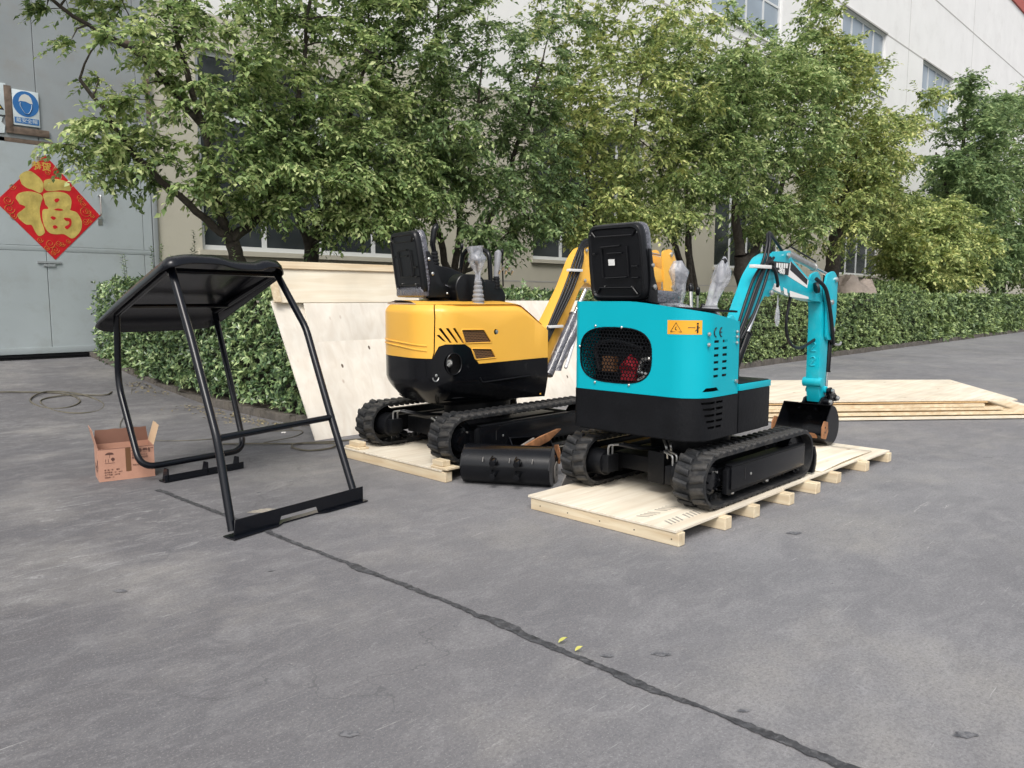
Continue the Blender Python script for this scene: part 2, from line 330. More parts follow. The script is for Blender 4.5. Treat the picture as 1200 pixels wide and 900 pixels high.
def bolt(p, axis, parent, r=.011, h=.01, m_=None, name='bolt'):
    a = Vector(axis).normalized(); p = Vector(p)
    o = obj(name, MB().tube([p, p+a*h*.6, p+a*h], [r, r, r*.55], 8), m_ or M['steel'], parent, smooth=40); return o

def smooth_path(pts, n=6):
    """Catmull-Rom through pts"""
    P = [Vector(p) for p in pts]; P = [P[0]*2-P[1]] + P + [P[-1]*2-P[-2]]; out = []
    for i in range(1, len(P)-2):
        for k in range(n):
            t = k/n; a, b, c, d = P[i-1], P[i], P[i+1], P[i+2]
            out.append(.5*((2*b) + (c-a)*t + (2*a-5*b+4*c-d)*t*t + (3*b-a-3*c+d)*t**3))
    out.append(P[-2]); return out

def fillet(pts, r=.05, n=5, closed=False):
    """round the corners of a polyline"""
    P = [Vector(p) for p in pts]; out = []; N = len(P)
    for i, p in enumerate(P):
        if not closed and i in (0, N-1): out.append(p); continue
        a = P[i-1]-p; b = P[(i+1) % N]-p; d = min(r, a.length*.45, b.length*.45)
        s, e = p+a.normalized()*d, p+b.normalized()*d
        for k in range(n+1):
            t = k/n; out.append(s*(1-t)**2 + p*2*t*(1-t) + e*t*t)
    return out

def text_obj(body, size, mtx, material, parent, name='lettering', bold=0., extr=.0006, align='CENTER'):
    c = bpy.data.curves.new(name, 'FONT'); c.body = body; c.size = size; c.extrude = extr; c.offset = bold; c.align_x = align; c.align_y = 'CENTER'; c.resolution_u = 3
    t = bpy.data.objects.new(name, c); COL.objects.link(t)
    me = bpy.data.meshes.new_from_object(t, depsgraph=bpy.context.evaluated_depsgraph_get())
    bpy.data.objects.remove(t); bpy.data.curves.remove(c)
    me.transform(mtx); me.materials.clear()
    return obj(name, me, material, parent, smooth=0)
def frame(o, x, y):
    """matrix with local x,y axes along the given world vectors at origin o"""
    x = Vector(x).normalized(); y = Vector(y).normalized(); z = x.cross(y)
    q = Matrix((x, y, z)).transposed().to_4x4(); q.translation = Vector(o); return q

def poly_ellipse(cx, cy, rx, ry, n=24, p=2.0):
    out = []
    for k in range(n):
        a = 2*PI*k/n; c, s = math.cos(a), math.sin(a)
        out.append((cx+rx*math.copysign(abs(c)**(2/p), c), cy+ry*math.copysign(abs(s)**(2/p), s)))
    return out

class Path2:
    """plan path (x,y) with arc length; outward normal on the right-hand side of travel"""
    def __init__(s, pts):
        s.p = [Vector((a, b)) for a, b in pts]; s.s = [0]
        for a, b in zip(s.p, s.p[1:]): s.s.append(s.s[-1]+(b-a).length)
    def at(s, d):
        d = min(max(d, 0), s.s[-1]-1e-9); i = max(k for k in range(len(s.s)-1) if s.s[k] <= d+1e-12)
        t = (d-s.s[i])/(s.s[i+1]-s.s[i]); p = s.p[i].lerp(s.p[i+1], t)
        def nn(i): i = min(max(i, 0), len(s.p)-2); e = (s.p[i+1]-s.p[i]).normalized(); return Vector((e.y, -e.x))
        n0, n1 = (nn(i-1)+nn(i)).normalized(), (nn(i)+nn(i+1)).normalized()
        return p, n0.lerp(n1, t).normalized()
def round_path(pts, radii, n=8):
    P = [Vector(p) for p in pts]; out = []
    for i, p in enumerate(P):
        r = radii[i]
        if r <= 0: out.append(tuple(p)); continue
        a = (P[i-1]-p).normalized(); b = (P[i+1]-p).normalized()
        s, e = p+a*r, p+b*r; c = p+(a+b)*r
        a0 = math.atan2(s.y-c.y, s.x-c.x); a1 = math.atan2(e.y-c.y, e.x-c.x); da = (a1-a0+PI) % (2*PI)-PI
        for k in range(n+1): q = a0+da*k/n; out.append((c.x+r*math.cos(q), c.y+r*math.sin(q)))
    return out

def bent_sheet(path, outline, holes, thick=.012, inset=None, ztop=None, zcuts=(), scuts=()):
    """sheet drawn in (arc length, z), with real holes, bent round a plan path"""
    bm = bmesh.new(); edges = []
    for loop in [outline]+holes:
        vs = [bm.verts.new((a, b, 0)) for a, b in loop]
        edges += [bm.edges.new((vs[i], vs[(i+1) % len(vs)])) for i in range(len(vs))]
    bmesh.ops.triangle_fill(bm, use_beauty=True, use_dissolve=False, edges=edges)
    for c in list(path.s[1:-1])+list(scuts):
        bmesh.ops.bisect_plane(bm, geom=bm.verts[:]+bm.edges[:]+bm.faces[:], plane_co=(c, 0, 0), plane_no=(1, 0, 0))
    for z in zcuts:
        bmesh.ops.bisect_plane(bm, geom=bm.verts[:]+bm.edges[:]+bm.faces[:], plane_co=(0, z, 0), plane_no=(0, 1, 0))
    bmesh.ops.dissolve_limit(bm, angle_limit=.0001, verts=[], edges=[]) if False else None
    for v in bm.verts:
        s_, z = v.co.x, v.co.y; p, n = path.at(s_)
        ins = inset(s_, z) if inset else 0
        v.co = (p.x-n.x*ins, p.y-n.y*ins, ztop(s_, z) if ztop else z)
    bmesh.ops.recalc_face_normals(bm, faces=bm.faces)
    # make the normals point outward
    f = max(bm.faces, key=lambda f: f.calc_area()); c = f.calc_center_median(); ctr = sum(((Vector((p.x, p.y, 0))) for p in path.p), Vector())/len(path.p)
    if f.normal.dot(c-Vector((ctr.x, ctr.y, c.z))) < 0: bmesh.ops.reverse_faces(bm, faces=bm.faces)
    ret = bmesh.ops.solidify(bm, geom=bm.faces[:], thickness=thick)
    bmesh.ops.recalc_face_normals(bm, faces=bm.faces)
    return bm

# ================================================================== SETTING
YW = 13.5                                   # plane of the long factory wall
def tagS(o): o['kind'] = 'structure'; return o
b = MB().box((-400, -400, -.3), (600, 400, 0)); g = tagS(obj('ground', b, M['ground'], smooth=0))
# ramp that climbs to the sliding gate on the left
b = MB(); xs = [-14, 4.12]; ys = [8.6, 9.2, 9.8, 10.6, 11.6, 12.6, 13.62]; zs = [-.02, .006, .045, .105, .20, .30, .40]
vs = [(x, y, z) for y, z in zip(ys, zs) for x in xs]; b.add(vs, [(2*i, 2*i+1, 2*i+3, 2*i+2) for i in range(len(ys)-1)])
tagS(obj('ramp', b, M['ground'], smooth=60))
# planting bed
b = MB(); nx, ny = 160, 12; rr = random.Random(3)
vs = []
for j in range(ny+1):
    for i in range(nx+1):
        x = 4.10+(i/nx)**1.6*80; y = 7.12+(YW+.1-7.12)*j/ny; e = 0 if (i == 0 or j == 0) else rr.uniform(-.02, .04)
        vs.append((x, y, .07+max(0, (y-9.6))*.07+e))
b.add(vs, [(j*(nx+1)+i, j*(nx+1)+i+1, (j+1)*(nx+1)+i+1, (j+1)*(nx+1)+i) for j in range(ny) for i in range(nx)])
tagS(obj('soil_bed', b, M['soil'], smooth=60))
# kerb: single stones
kerb = tagS(bpy.data.objects.new('kerb', None)); COL.objects.link(kerb); kerb.location = (4.06, 7.0, 0)
ks = MB().box((0, 0, -.05), (.74, .12, .115))
k0 = obj('kerb_stone', ks, M['kerb'], None, bevel=.012, seg=2); k0.parent = kerb
first = True
def place(o, loc, rz):
    o.location = Vector(loc)-kerb.location; o.rotation_euler = (0, rr.uniform(-.006, .006), rz); return o
x = 4.06
while x < 86:
    o = k0 if first else k0.copy()
    if not first: COL.objects.link(o)
    first = False; place(o, (x, 7.0+rr.uniform(-.008, .008), rr.uniform(-.012, .004)), 0); x += .75
y = 7.13
while y < 13.2:
    o = k0.copy(); COL.objects.link(o); place(o, (4.06+.12, y, max(0, (y-9.6))*.10-.02+rr.uniform(-.01, .005)), PI/2); y += .75

# tar seam across the yard
rr = random.Random(11); b = MB(); L_, R_ = [], []
y = -3.0; jl = jr = 0; wl = 0.
while y < 5.35:
    wl = .93*wl+.07*rr.uniform(-1, 1)
    ws = (.0145+.014*max(0, 1.3-y)+.010*mn.noise(Vector((y*1.3, 1, 0))))
    jl = .55*jl+rr.uniform(-.0045, .0045); jr = .55*jr+rr.uniform(-.0045, .0045)
    bl = max(0, mn.noise(Vector((y*3.1, 5, 0)))-.25)*.05; br_ = max(0, mn.noise(Vector((y*2.6, 9, 0)))-.2)*.07
    base = 2.09-.035*max(0, y-2.5)+.02*mn.noise(Vector((y*.8, 3, 0)))+.012*mn.noise(Vector((y*4, 3, 0)))
    ws = max(ws, .006); L_.append((base-ws-bl+jl, y, .004)); R_.append((base+ws+br_+jr, y, .004)); y += .011
n_ = len(L_); b.add(L_+R_, [(i, n_+i, n_+i+1, i+1) for i in range(n_-1)])
tagS(obj('tar_seam', b, M['tar'], smooth=0))
def blot(cx_, cy_, r_, k_=40, mt='stain'):
    pl = []
    for k in range(k_):
        a = 2*PI*k/k_; q = r_*(.72+.30*mn.noise(Vector((math.cos(a)*1.1+cx_*7, math.sin(a)*1.1, cy_*5)))+.30*mn.noise(Vector((math.cos(a)*3.5+cx_*7, math.sin(a)*3.5, cy_*5)))); q = max(q, r_*.3)
        u = q*math.cos(a); v = q*math.sin(a)*.55; pl.append((cx_+(u+v)*.707, cy_+(-u+v)*.707, .0028))
    return tagS(obj('oil_stain', MB().add(pl, [tuple(range(k_))]), M[mt], smooth=0))
for q in ((2.32, 1.51, .045), (1.15, 3.58, .045), (1.22, 1.88, .038), (2.51, .56, .045), (4.09, 1.81, .06), (2.17, 1.10, .03), (2.17, 1.64, .035), (1.75, 3.34, .03), (1.05, 1.5, .02)): blot(*q)
for q in ((.62, 3.75, .13), (2.25, 4.32, .12)): blot(*q, mt='sand').name = 'sand_patch'

# ------------------------------------------------------------------ factory building
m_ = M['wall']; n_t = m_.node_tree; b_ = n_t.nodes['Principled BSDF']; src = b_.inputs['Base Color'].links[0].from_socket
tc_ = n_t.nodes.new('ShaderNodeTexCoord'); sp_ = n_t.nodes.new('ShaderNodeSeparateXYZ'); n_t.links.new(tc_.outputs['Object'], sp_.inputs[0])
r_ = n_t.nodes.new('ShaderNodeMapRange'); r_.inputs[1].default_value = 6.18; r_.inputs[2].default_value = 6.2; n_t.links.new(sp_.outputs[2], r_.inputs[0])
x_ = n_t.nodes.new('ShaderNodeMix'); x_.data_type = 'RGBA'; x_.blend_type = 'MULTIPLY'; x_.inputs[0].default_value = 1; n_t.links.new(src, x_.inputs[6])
y_ = n_t.nodes.new('ShaderNodeMix'); y_.data_type = 'RGBA'; y_.inputs[6].default_value = (.66, .63, .53, 1); y_.inputs[7].default_value = (1.08, 1.08, 1.08, 1); n_t.links.new(r_.outputs[0], y_.inputs[0]); n_t.links.new(y_.outputs[2], x_.inputs[7]); n_t.links.new(x_.outputs[2], b_.inputs['Base Color'])  # below the step, tree shade and dirt are put into the wall colour
bld = thing('factory_building', 'long off-white factory building with rows of white framed windows behind the trees', 'building', (30, YW, 0))
cols_lo = [(6.0, 10.93, 2.16, 5.6), (14.5, 19.3, 2.30, 5.8), (23.4, 28.2, 2.35, 5.8), (33.6, 38.4, 2.35, 5.8), (43.4, 48.2, 2.35, 5.8), (53.6, 58.4, 2.35, 5.8)]
cols_hi = [(12.6, 17.5, 10.4, 13.1), (22.8, 27.7, 10.4, 13.1), (33.1, 38.0, 10.5, 13.2), (43.2, 48.1, 10.6, 13.2), (53.4, 58.3, 10.6, 13.2)]
wins = cols_lo+cols_hi
X0, X1, ZT = -16, 92, 20.3
bm = bmesh.new(); edges = []
for lp in [[(5.22, -.3), (X1, -.3), (X1, ZT), (X0, ZT), (X0, 6.4), (5.22, 6.4)]]+[[(a, c), (b_, c), (b_, d), (a, d)] for a, b_, c, d in wins]:
    vs = [bm.verts.new((p, YW, q)) for p, q in lp]; edges += [bm.edges.new((vs[i], vs[(i+1) % len(vs)])) for i in range(len(vs))]
bmesh.ops.triangle_fill(bm, use_beauty=True, edges=edges)
bmesh.ops.recalc_face_normals(bm, faces=bm.faces)
if bm.faces[0].normal.y < 0: bmesh.ops.reverse_faces(bm, faces=bm.faces)
g_ = bmesh.ops.extrude_face_region(bm, geom=bm.faces[:]); bmesh.ops.translate(bm, vec=(0, .28, 0), verts=[v for v in g_['geom'] if isinstance(v, bmesh.types.BMVert)])
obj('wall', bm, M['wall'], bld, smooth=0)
obj('wall_body', MB().box((X0, YW+3, -.3), (X1, YW+20, ZT-.02)).box((X0+.1, YW+.9, -.3), (X1-.1, YW+1.0, ZT-.3)), M['blackm'], bld, smooth=0)
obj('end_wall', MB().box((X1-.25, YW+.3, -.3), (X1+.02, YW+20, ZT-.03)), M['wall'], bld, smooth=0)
obj('cornice', MB().box((X0, YW-.10, ZT), (X1+.05, YW+.5, ZT+.9)), M['cornice'], bld, smooth=0)
for z in (1.72, 9.9, 13.2, 16.4):
    segs = [(5.22, X1)] if z < 3 else [(X0, X1)]
    obj('wall_groove', MB().box((segs[0][0], YW-.004, z), (segs[0][1], YW+.01, z+(.035 if z < 3 else .07))), M['groove'], bld, smooth=0)
for xx in (12.0, 21.2, 30.6, 41.0, 51.5):
    obj('downpipe' if xx in (12.0,) else 'wall_groove', MB().box((xx, YW-.003, .3), (xx+.03, YW+.01, ZT)), M['groove'], bld, smooth=0)
for (a, b_, c, d) in wins:
    hi = c > 8; nc = 4 if hi else 4; y0 = YW+.10
    fr = MB(); t = .085 if hi else .09
    fr.box((a, y0, c), (b_, y0+.07, c+t)).box((a, y0, d-t), (b_, y0+.07, d)).box((a, y0+.001, c+t), (a+t, y0+.069, d-t)).box((b_-t, y0+.001, c+t), (b_, y0+.069, d-t))
    f = obj('window', fr, M['wframe'], bld, smooth=0)
    mb = MB(); zr = c+(d-c)*(.5 if hi else .68)
    for i in range(1, nc):
        xm = a+(b_-a)*i/nc; mb.box((xm-.045, y0+.004, c+t), (xm+.045, y0+.064, d-t))
    mb.box((a+t, y0+.008, zr-.04), (b_-t, y0+.06, zr+.04)); obj('mullion', mb, M['wframe'], f, smooth=0)
    for i in range(nc):
        xa, xb = a+(b_-a)*i/nc+.03, a+(b_-a)*(i+1)/nc-.03
        tl = rr.uniform(-.006, .006)
        obj('pane', MB().add([(xa, y0+.03+tl, c+.03), (xb, y0+.03-tl, c+.03), (xb, y0+.036-tl, d-.03), (xa, y0+.036+tl, d-.03)], [(0, 1, 2, 3)]), M['glass_hi' if hi else 'glass_lo'], f, smooth=0)
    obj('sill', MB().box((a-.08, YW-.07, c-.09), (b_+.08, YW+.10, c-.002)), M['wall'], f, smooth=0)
    if hi: obj('lintel', MB().box((a-.06, YW-.06, d+.005), (b_+.06, YW+.09, d+.07)), M['groove'], f, smooth=0)

# sliding gate on the left
gate = thing('sliding_gate', 'large blue grey sheet metal gate at the top of the ramp, red poster on it', 'gate', (2, YW, .35))
px_ = [-9.6, -6.0, -2.8, .4, 3.55, 5.00, 5.15]
for i in range(len(px_)-1):
    a, b_ = px_[i]+.004, px_[i+1]-.004
    obj('gate_panel', MB().box((a, YW-.02, .47), (b_, YW+.03, 2.02)), M['gate'], gate, bevel=.004, seg=1)
    obj('gate_panel', MB().box((a, YW-.02, 2.10), (b_, YW+.03, 3.60)), M['gate'], gate, bevel=.004, seg=1)
    obj('gate_panel', MB().box((a, YW-.015, 3.66), (b_, YW+.03, 6.3)), M['gate2'], gate, bevel=.004, seg=1)
obj('gate_rail', MB().box((-9.6, YW-.0228, 2.022), (5.15, YW-.005, 2.098)), M['gate'], gate, bevel=.006)
obj('gate_rail', MB().box((-9.6, YW-.035, .46), (5.15, YW-.021, .56)), M['gate'], gate, bevel=.004)
obj('bottom_track', MB().box((-9.8, YW-.10, .36), (5.3, YW-.04, .40)).box((-9.8, YW-.06, .41), (5.3, YW+.02, .445)), M['blackm'], gate)
obj('gate_post', MB().box((5.16, YW-.05, .2), (5.23, YW+.1, 6.38)), M['gate2'], gate, bevel=.004)
obj('gate_post', MB().box((5.13, YW-.07, 4.15), (5.20, YW-.051, 5.5)), M['rust'], gate, bevel=.004)
obj('gate_lintel', MB().box((4.45, YW-.05, 5.36), (5.12, YW-.016, 5.42)), M['rust'], gate, bevel=.006)
obj('gate_lintel', MB().box((3.10, YW-.022, 3.60), (3.8, YW-.0205, 3.66)), M['rust'], gate, bevel=.006)
obj('gate_handle', MB().tube(fillet([(4.34, YW-.02, 2.93), (4.34, YW-.11, 2.93), (4.34, YW-.11, 2.62), (4.34, YW-.02, 2.62)], .03), .013, 8).box((4.31, YW-.03, 2.47), (4.37, YW-.02, 2.57)), M['steel'], gate)
obj('gate_handle', MB().box((3.42, YW-.045, 1.84), (3.74, YW-.021, 1.87)).box((3.50, YW-.04, 1.79), (3.66, YW-.021, 1.83)), M['gate2'], gate)

# red paper diamond with the fortune character
POX, POZ, PS = 3.645, 2.685, 1.0
poster = thing('paper_poster', 'red diamond paper poster with a big gold fortune character on the gate', 'poster', (POX, YW-.03, POZ))
def pp(x, y):   # sketch units -> metres on the gate face
    return (POX+(x-352)*.001675, POZ-(y-470)*.00198)
def flat(poly, y): return [(a, y, c) for a, c in (pp(*q) for q in poly)]
def patch(name, poly, y, m_, smooth_n=4, parent=poster):
    P = [(a, b_, 0) for a, b_ in poly]
    if smooth_n:
        q = [Vector(p) for p in P]; q = smooth_path([q[-1]]+q+[q[0]], smooth_n); q = q[smooth_n:-smooth_n-1]
        P = [tuple(v) for v in q]
    pts = flat([(p[0], p[1]) for p in P], y)
    bm = bmesh.new(); vs = [bm.verts.new(p) for p in pts]; es = [bm.edges.new((vs[i], vs[(i+1) % len(vs)])) for i in range(len(vs))]
    bmesh.ops.triangle_fill(bm, use_beauty=True, edges=es)
    g2 = bmesh.ops.extrude_face_region(bm, geom=bm.faces[:]); bmesh.ops.translate(bm, vec=(0, -.002, 0), verts=[v for v in g2['geom'] if isinstance(v, bmesh.types.BMVert)])
    bmesh.ops.recalc_face_normals(bm, faces=bm.faces)
    return obj(name, bm, m_, parent, smooth=0)
patch('paper', [(335, 75), (770, 505), (365, 868), (-75, 455)], YW-.0235, M['red_paper'], 0)
BL = [[(118, 258), (150, 225), (205, 207), (265, 240), (303, 285), (303, 335), (275, 365), (215, 345), (170, 335), (125, 300)],
      [(308, 290), (325, 262), (400, 248), (490, 258), (528, 300), (520, 330), (450, 330), (380, 342), (330, 345), (308, 320)],
      [(80, 420), (110, 380), (190, 360), (270, 372), (293, 400), (275, 445), (262, 500), (268, 570), (285, 620), (290, 665), (245, 692), (215, 660), (190, 612), (150, 610), (105, 580), (82, 540), (130, 500), (150, 475), (95, 455)],
      [(298, 395), (310, 365), (400, 345), (490, 352), (528, 395), (520, 460), (515, 478), (570, 495), (606, 560), (595, 625), (555, 675), (510, 698), (450, 668), (380, 672), (325, 660), (290, 610), (280, 540), (290, 490), (335, 478), (305, 440)]]
for q in BL: patch('gold_stroke', q, YW-.0262, M['gold'])
for q in ([(385, 410), (410, 395), (430, 402), (410, 425), (388, 425)], [(345, 545), (365, 535), (390, 545), (375, 560), (355, 558)], [(358, 612), (380, 602), (400, 615), (380, 630), (360, 625)],
          [(455, 548), (470, 540), (512, 545), (515, 590), (480, 628), (458, 610), (495, 588), (495, 565), (460, 562)], [(378, 486), (410, 472), (450, 478), (445, 486), (410, 490)]):
    patch('red_gap', q, YW-.0288, M['red_paper'], 3)
obj('gold_script', None or MB().add([(0,0,0)], []), M['goldline'], poster, smooth=0) if False else None
fm = lambda x, y, d=.0265: frame((pp(x, y)[0], YW-d, pp(x, y)[1]), (1, 0, -.03), (0, 0, 1))
text_obj('恭贺', .135, fm(300, 168), M['goldline'], poster, 'gold_script', bold=.003)
sw = MB()
def swirl(cx, cy, r, turns=1.6, n=26, w_=.006):
    pts = []
    for k in range(n): a = turns*2*PI*k/n; q = r*(1-k/n*.8); a0 = pp(cx+q*math.cos(a), cy+q*math.sin(a)*.9); pts.append((a0[0], YW-.0255, a0[1]))
    sw.tube(pts, w_, 4, flat=.3)
for q in ((60, 335, 28), (20, 440, 40), (25, 500, 45), (50, 550, 30), (250, 720, 26), (330, 745, 40), (300, 780, 24), (370, 790, 34), (400, 740, 28), (350, 815, 22), (430, 745, 24), (480, 720, 20), (640, 480, 52), (665, 475, 26), (600, 375, 26), (625, 420, 26), (640, 560, 30), (600, 400, 14), (700, 510, 22), (345, 205, 22), (280, 105, 20), (320, 110, 18), (365, 155, 12), (675, 550, 20)): swirl(*q)
obj('gold_ornament', sw, M['goldline'], poster, smooth=0, kind='stuff')

# safety signs beside it
sg = thing('safety_sign', 'blue round sign with a white helmeted head, framed on the gate above the poster', 'sign', (2.95, YW-.03, 3.7))
obj('sign_frame', MB().box((2.58, YW-.05, 3.20), (2.71, YW-.022, 4.10)).box((2.58, YW-.049, 3.16), (3.36, YW-.024, 3.30)), M['rust'], sg, bevel=.004)
obj('sign_plate', MB().box((2.72, YW-.045, 3.34), (3.20, YW-.024, 4.05)), M['signw'], sg, bevel=.003)
def disc(cx, cz, rx, rz, y, th=.003, n=32, a0=0, a1=2*PI): return MB().prism([(cx+rx*math.cos(a0+(a1-a0)*k/n), cz+rz*math.sin(a0+(a1-a0)*k/n)) for k in range(n if a1-a0 > 6.2 else n+1)], y-th, y)
obj('blue_disc', disc(2.96, 3.78, .235, .255, YW-.0455), M['blue'], sg, smooth=0)
face = [(2.86, 3.80), (2.855, 3.74), (2.89, 3.66), (2.93, 3.60), (2.965, 3.585), (3.01, 3.61), (3.055, 3.70), (3.065, 3.78)]
obj('face_outline', MB().tube([(a, YW-.049, c) for a, c in smooth_path([(p[0], p[1], 0) for p in face], 3) for a, c in [(a, c)]] if False else [(v.x, YW-.050, v.y) for v in smooth_path([(p[0], p[1], 0) for p in face], 3)], .010, 6, flat=.4), M['signw'], sg, smooth=0)
obj('helmet_shape', MB().prism([(2.83, 3.81), (2.85, 3.89), (2.89, 3.95), (2.95, 3.98), (3.02, 3.96), (3.06, 3.91), (3.085, 3.80), (3.05, 3.795), (2.96, 3.83), (2.87, 3.83)], YW-.0505, YW-.0485), M['helmet'], sg, smooth=0)
obj('text_band', MB().box((2.74, YW-.0475, 3.38), (3.18, YW-.0455, 3.50)), M['blue'], sg, smooth=0)
text_obj('戴安全帽', .098, frame((2.96, YW-.0485, 3.44), (1, 0, 0), (0, 0, 1)), M['signw'], sg)
s2 = thing('warning_sign', 'white warning sign with a yellow triangle at the left edge, torn below', 'sign', (2.35, YW-.03, 3.7))
obj('sign_plate', MB().box((1.95, YW-.045, 3.50), (2.55, YW-.024, 4.13)), M['signw'], s2, bevel=.003)
obj('triangle_border', MB().prism([(1.98, 3.60), (2.50, 3.60), (2.24, 3.99)], YW-.048, YW-.0455), M['ink'], s2, smooth=0)
obj('triangle_field', MB().prism([(2.03, 3.63), (2.45, 3.63), (2.24, 3.945)], YW-.051, YW-.0485), M['signy'], s2, smooth=0)
text_obj('!', .2, frame((2.24, YW-.0525, 3.74), (1, 0, 0), (0, 0, 1)), M['ink'], s2, bold=.006)
obj('torn_paper', MB().prism([(2.0, 3.48), (2.1, 3.2), (2.3, 3.12), (2.48, 3.15), (2.50, 3.30), (2.44, 3.36), (2.47, 3.46), (2.3, 3.49)], YW-.03, YW-.024), M['signw'], s2, smooth=0)

SGT = Matrix.Translation((3.40, 0, 4.17))@Matrix.Diagonal((.72, 1, .72, 1))@Matrix.Translation((-2.96, 0, -3.78))
for t_, dx in ((sg, 0), (s2, .05)):
    L0 = t_.location.copy(); t_.location = (SGT@L0)+Vector((dx, 0, 0)); t_.location.y = L0.y
    for c_ in t_.children: c_.data.transform(Matrix.Translation(-t_.location)@Matrix.Translation((dx, 0, 0))@SGT@Matrix.Translation(L0))
# ------------------------------------------------------------------ foliage
def leaves_mesh(P, D, N, Ln, Wd):
    """pointed, folded leaves: five vertices and four faces each"""
    P = np.asarray(P, np.float32); n = len(P)
    D = D/np.linalg.norm(D, axis=1, keepdims=True); S = np.cross(D, N); S /= np.linalg.norm(S, axis=1, keepdims=True)+1e-9; Nn = np.cross(S, D)
    Ln = Ln[:, None]; Wd = Wd[:, None]
    v = np.empty((n, 5, 3), np.float32)
    v[:, 0] = P; v[:, 1] = P+D*Ln*.42+S*Wd*.5+Nn*Ln*.06; v[:, 2] = P+D*Ln*.42-S*Wd*.5+Nn*Ln*.06; v[:, 3] = P+D*Ln*.5-Nn*Ln*.02; v[:, 4] = P+D*Ln-Nn*Ln*.16
    tri = np.array([[0, 2, 3], [0, 3, 1], [2, 4, 3], [3, 4, 1]], np.int32)
    idx = (np.arange(n, dtype=np.int32)[:, None, None]*5+tri[None]).reshape(-1)
    me = bpy.data.meshes.new('leaves'); me.vertices.add(n*5); me.vertices.foreach_set('co', v.reshape(-1))
    nf = n*4; me.loops.add(nf*3); me.loops.foreach_set('vertex_index', idx); me.polygons.add(nf)
    me.polygons.foreach_set('loop_start', np.arange(0, nf*3, 3, dtype=np.int32)); me.polygons.foreach_set('loop_total', np.full(nf, 3, np.int32))
    me.polygons.foreach_set('use_smooth', np.ones(nf, bool))
    me.update(); me.validate(); return me
def link_mesh(name, me, m_, parent, kind=None):
    if parent is not None: me.transform(root_inv(parent))
    me.materials.append(m_); me.name = name; o = bpy.data.objects.new(name, me); COL.objects.link(o); o.parent = parent
    if kind: o['kind'] = kind
    return o

def tubes_np(branches, n=5):
    """branches: list of (pts[k,3], r0, r1)"""
    mb = MB()
    for pts, r0, r1 in branches:
        k = len(pts); mb.tube([tuple(p) for p in pts], [r0+(r1-r0)*i/(k-1) for i in range(k)], n, caps=False)
    return mb

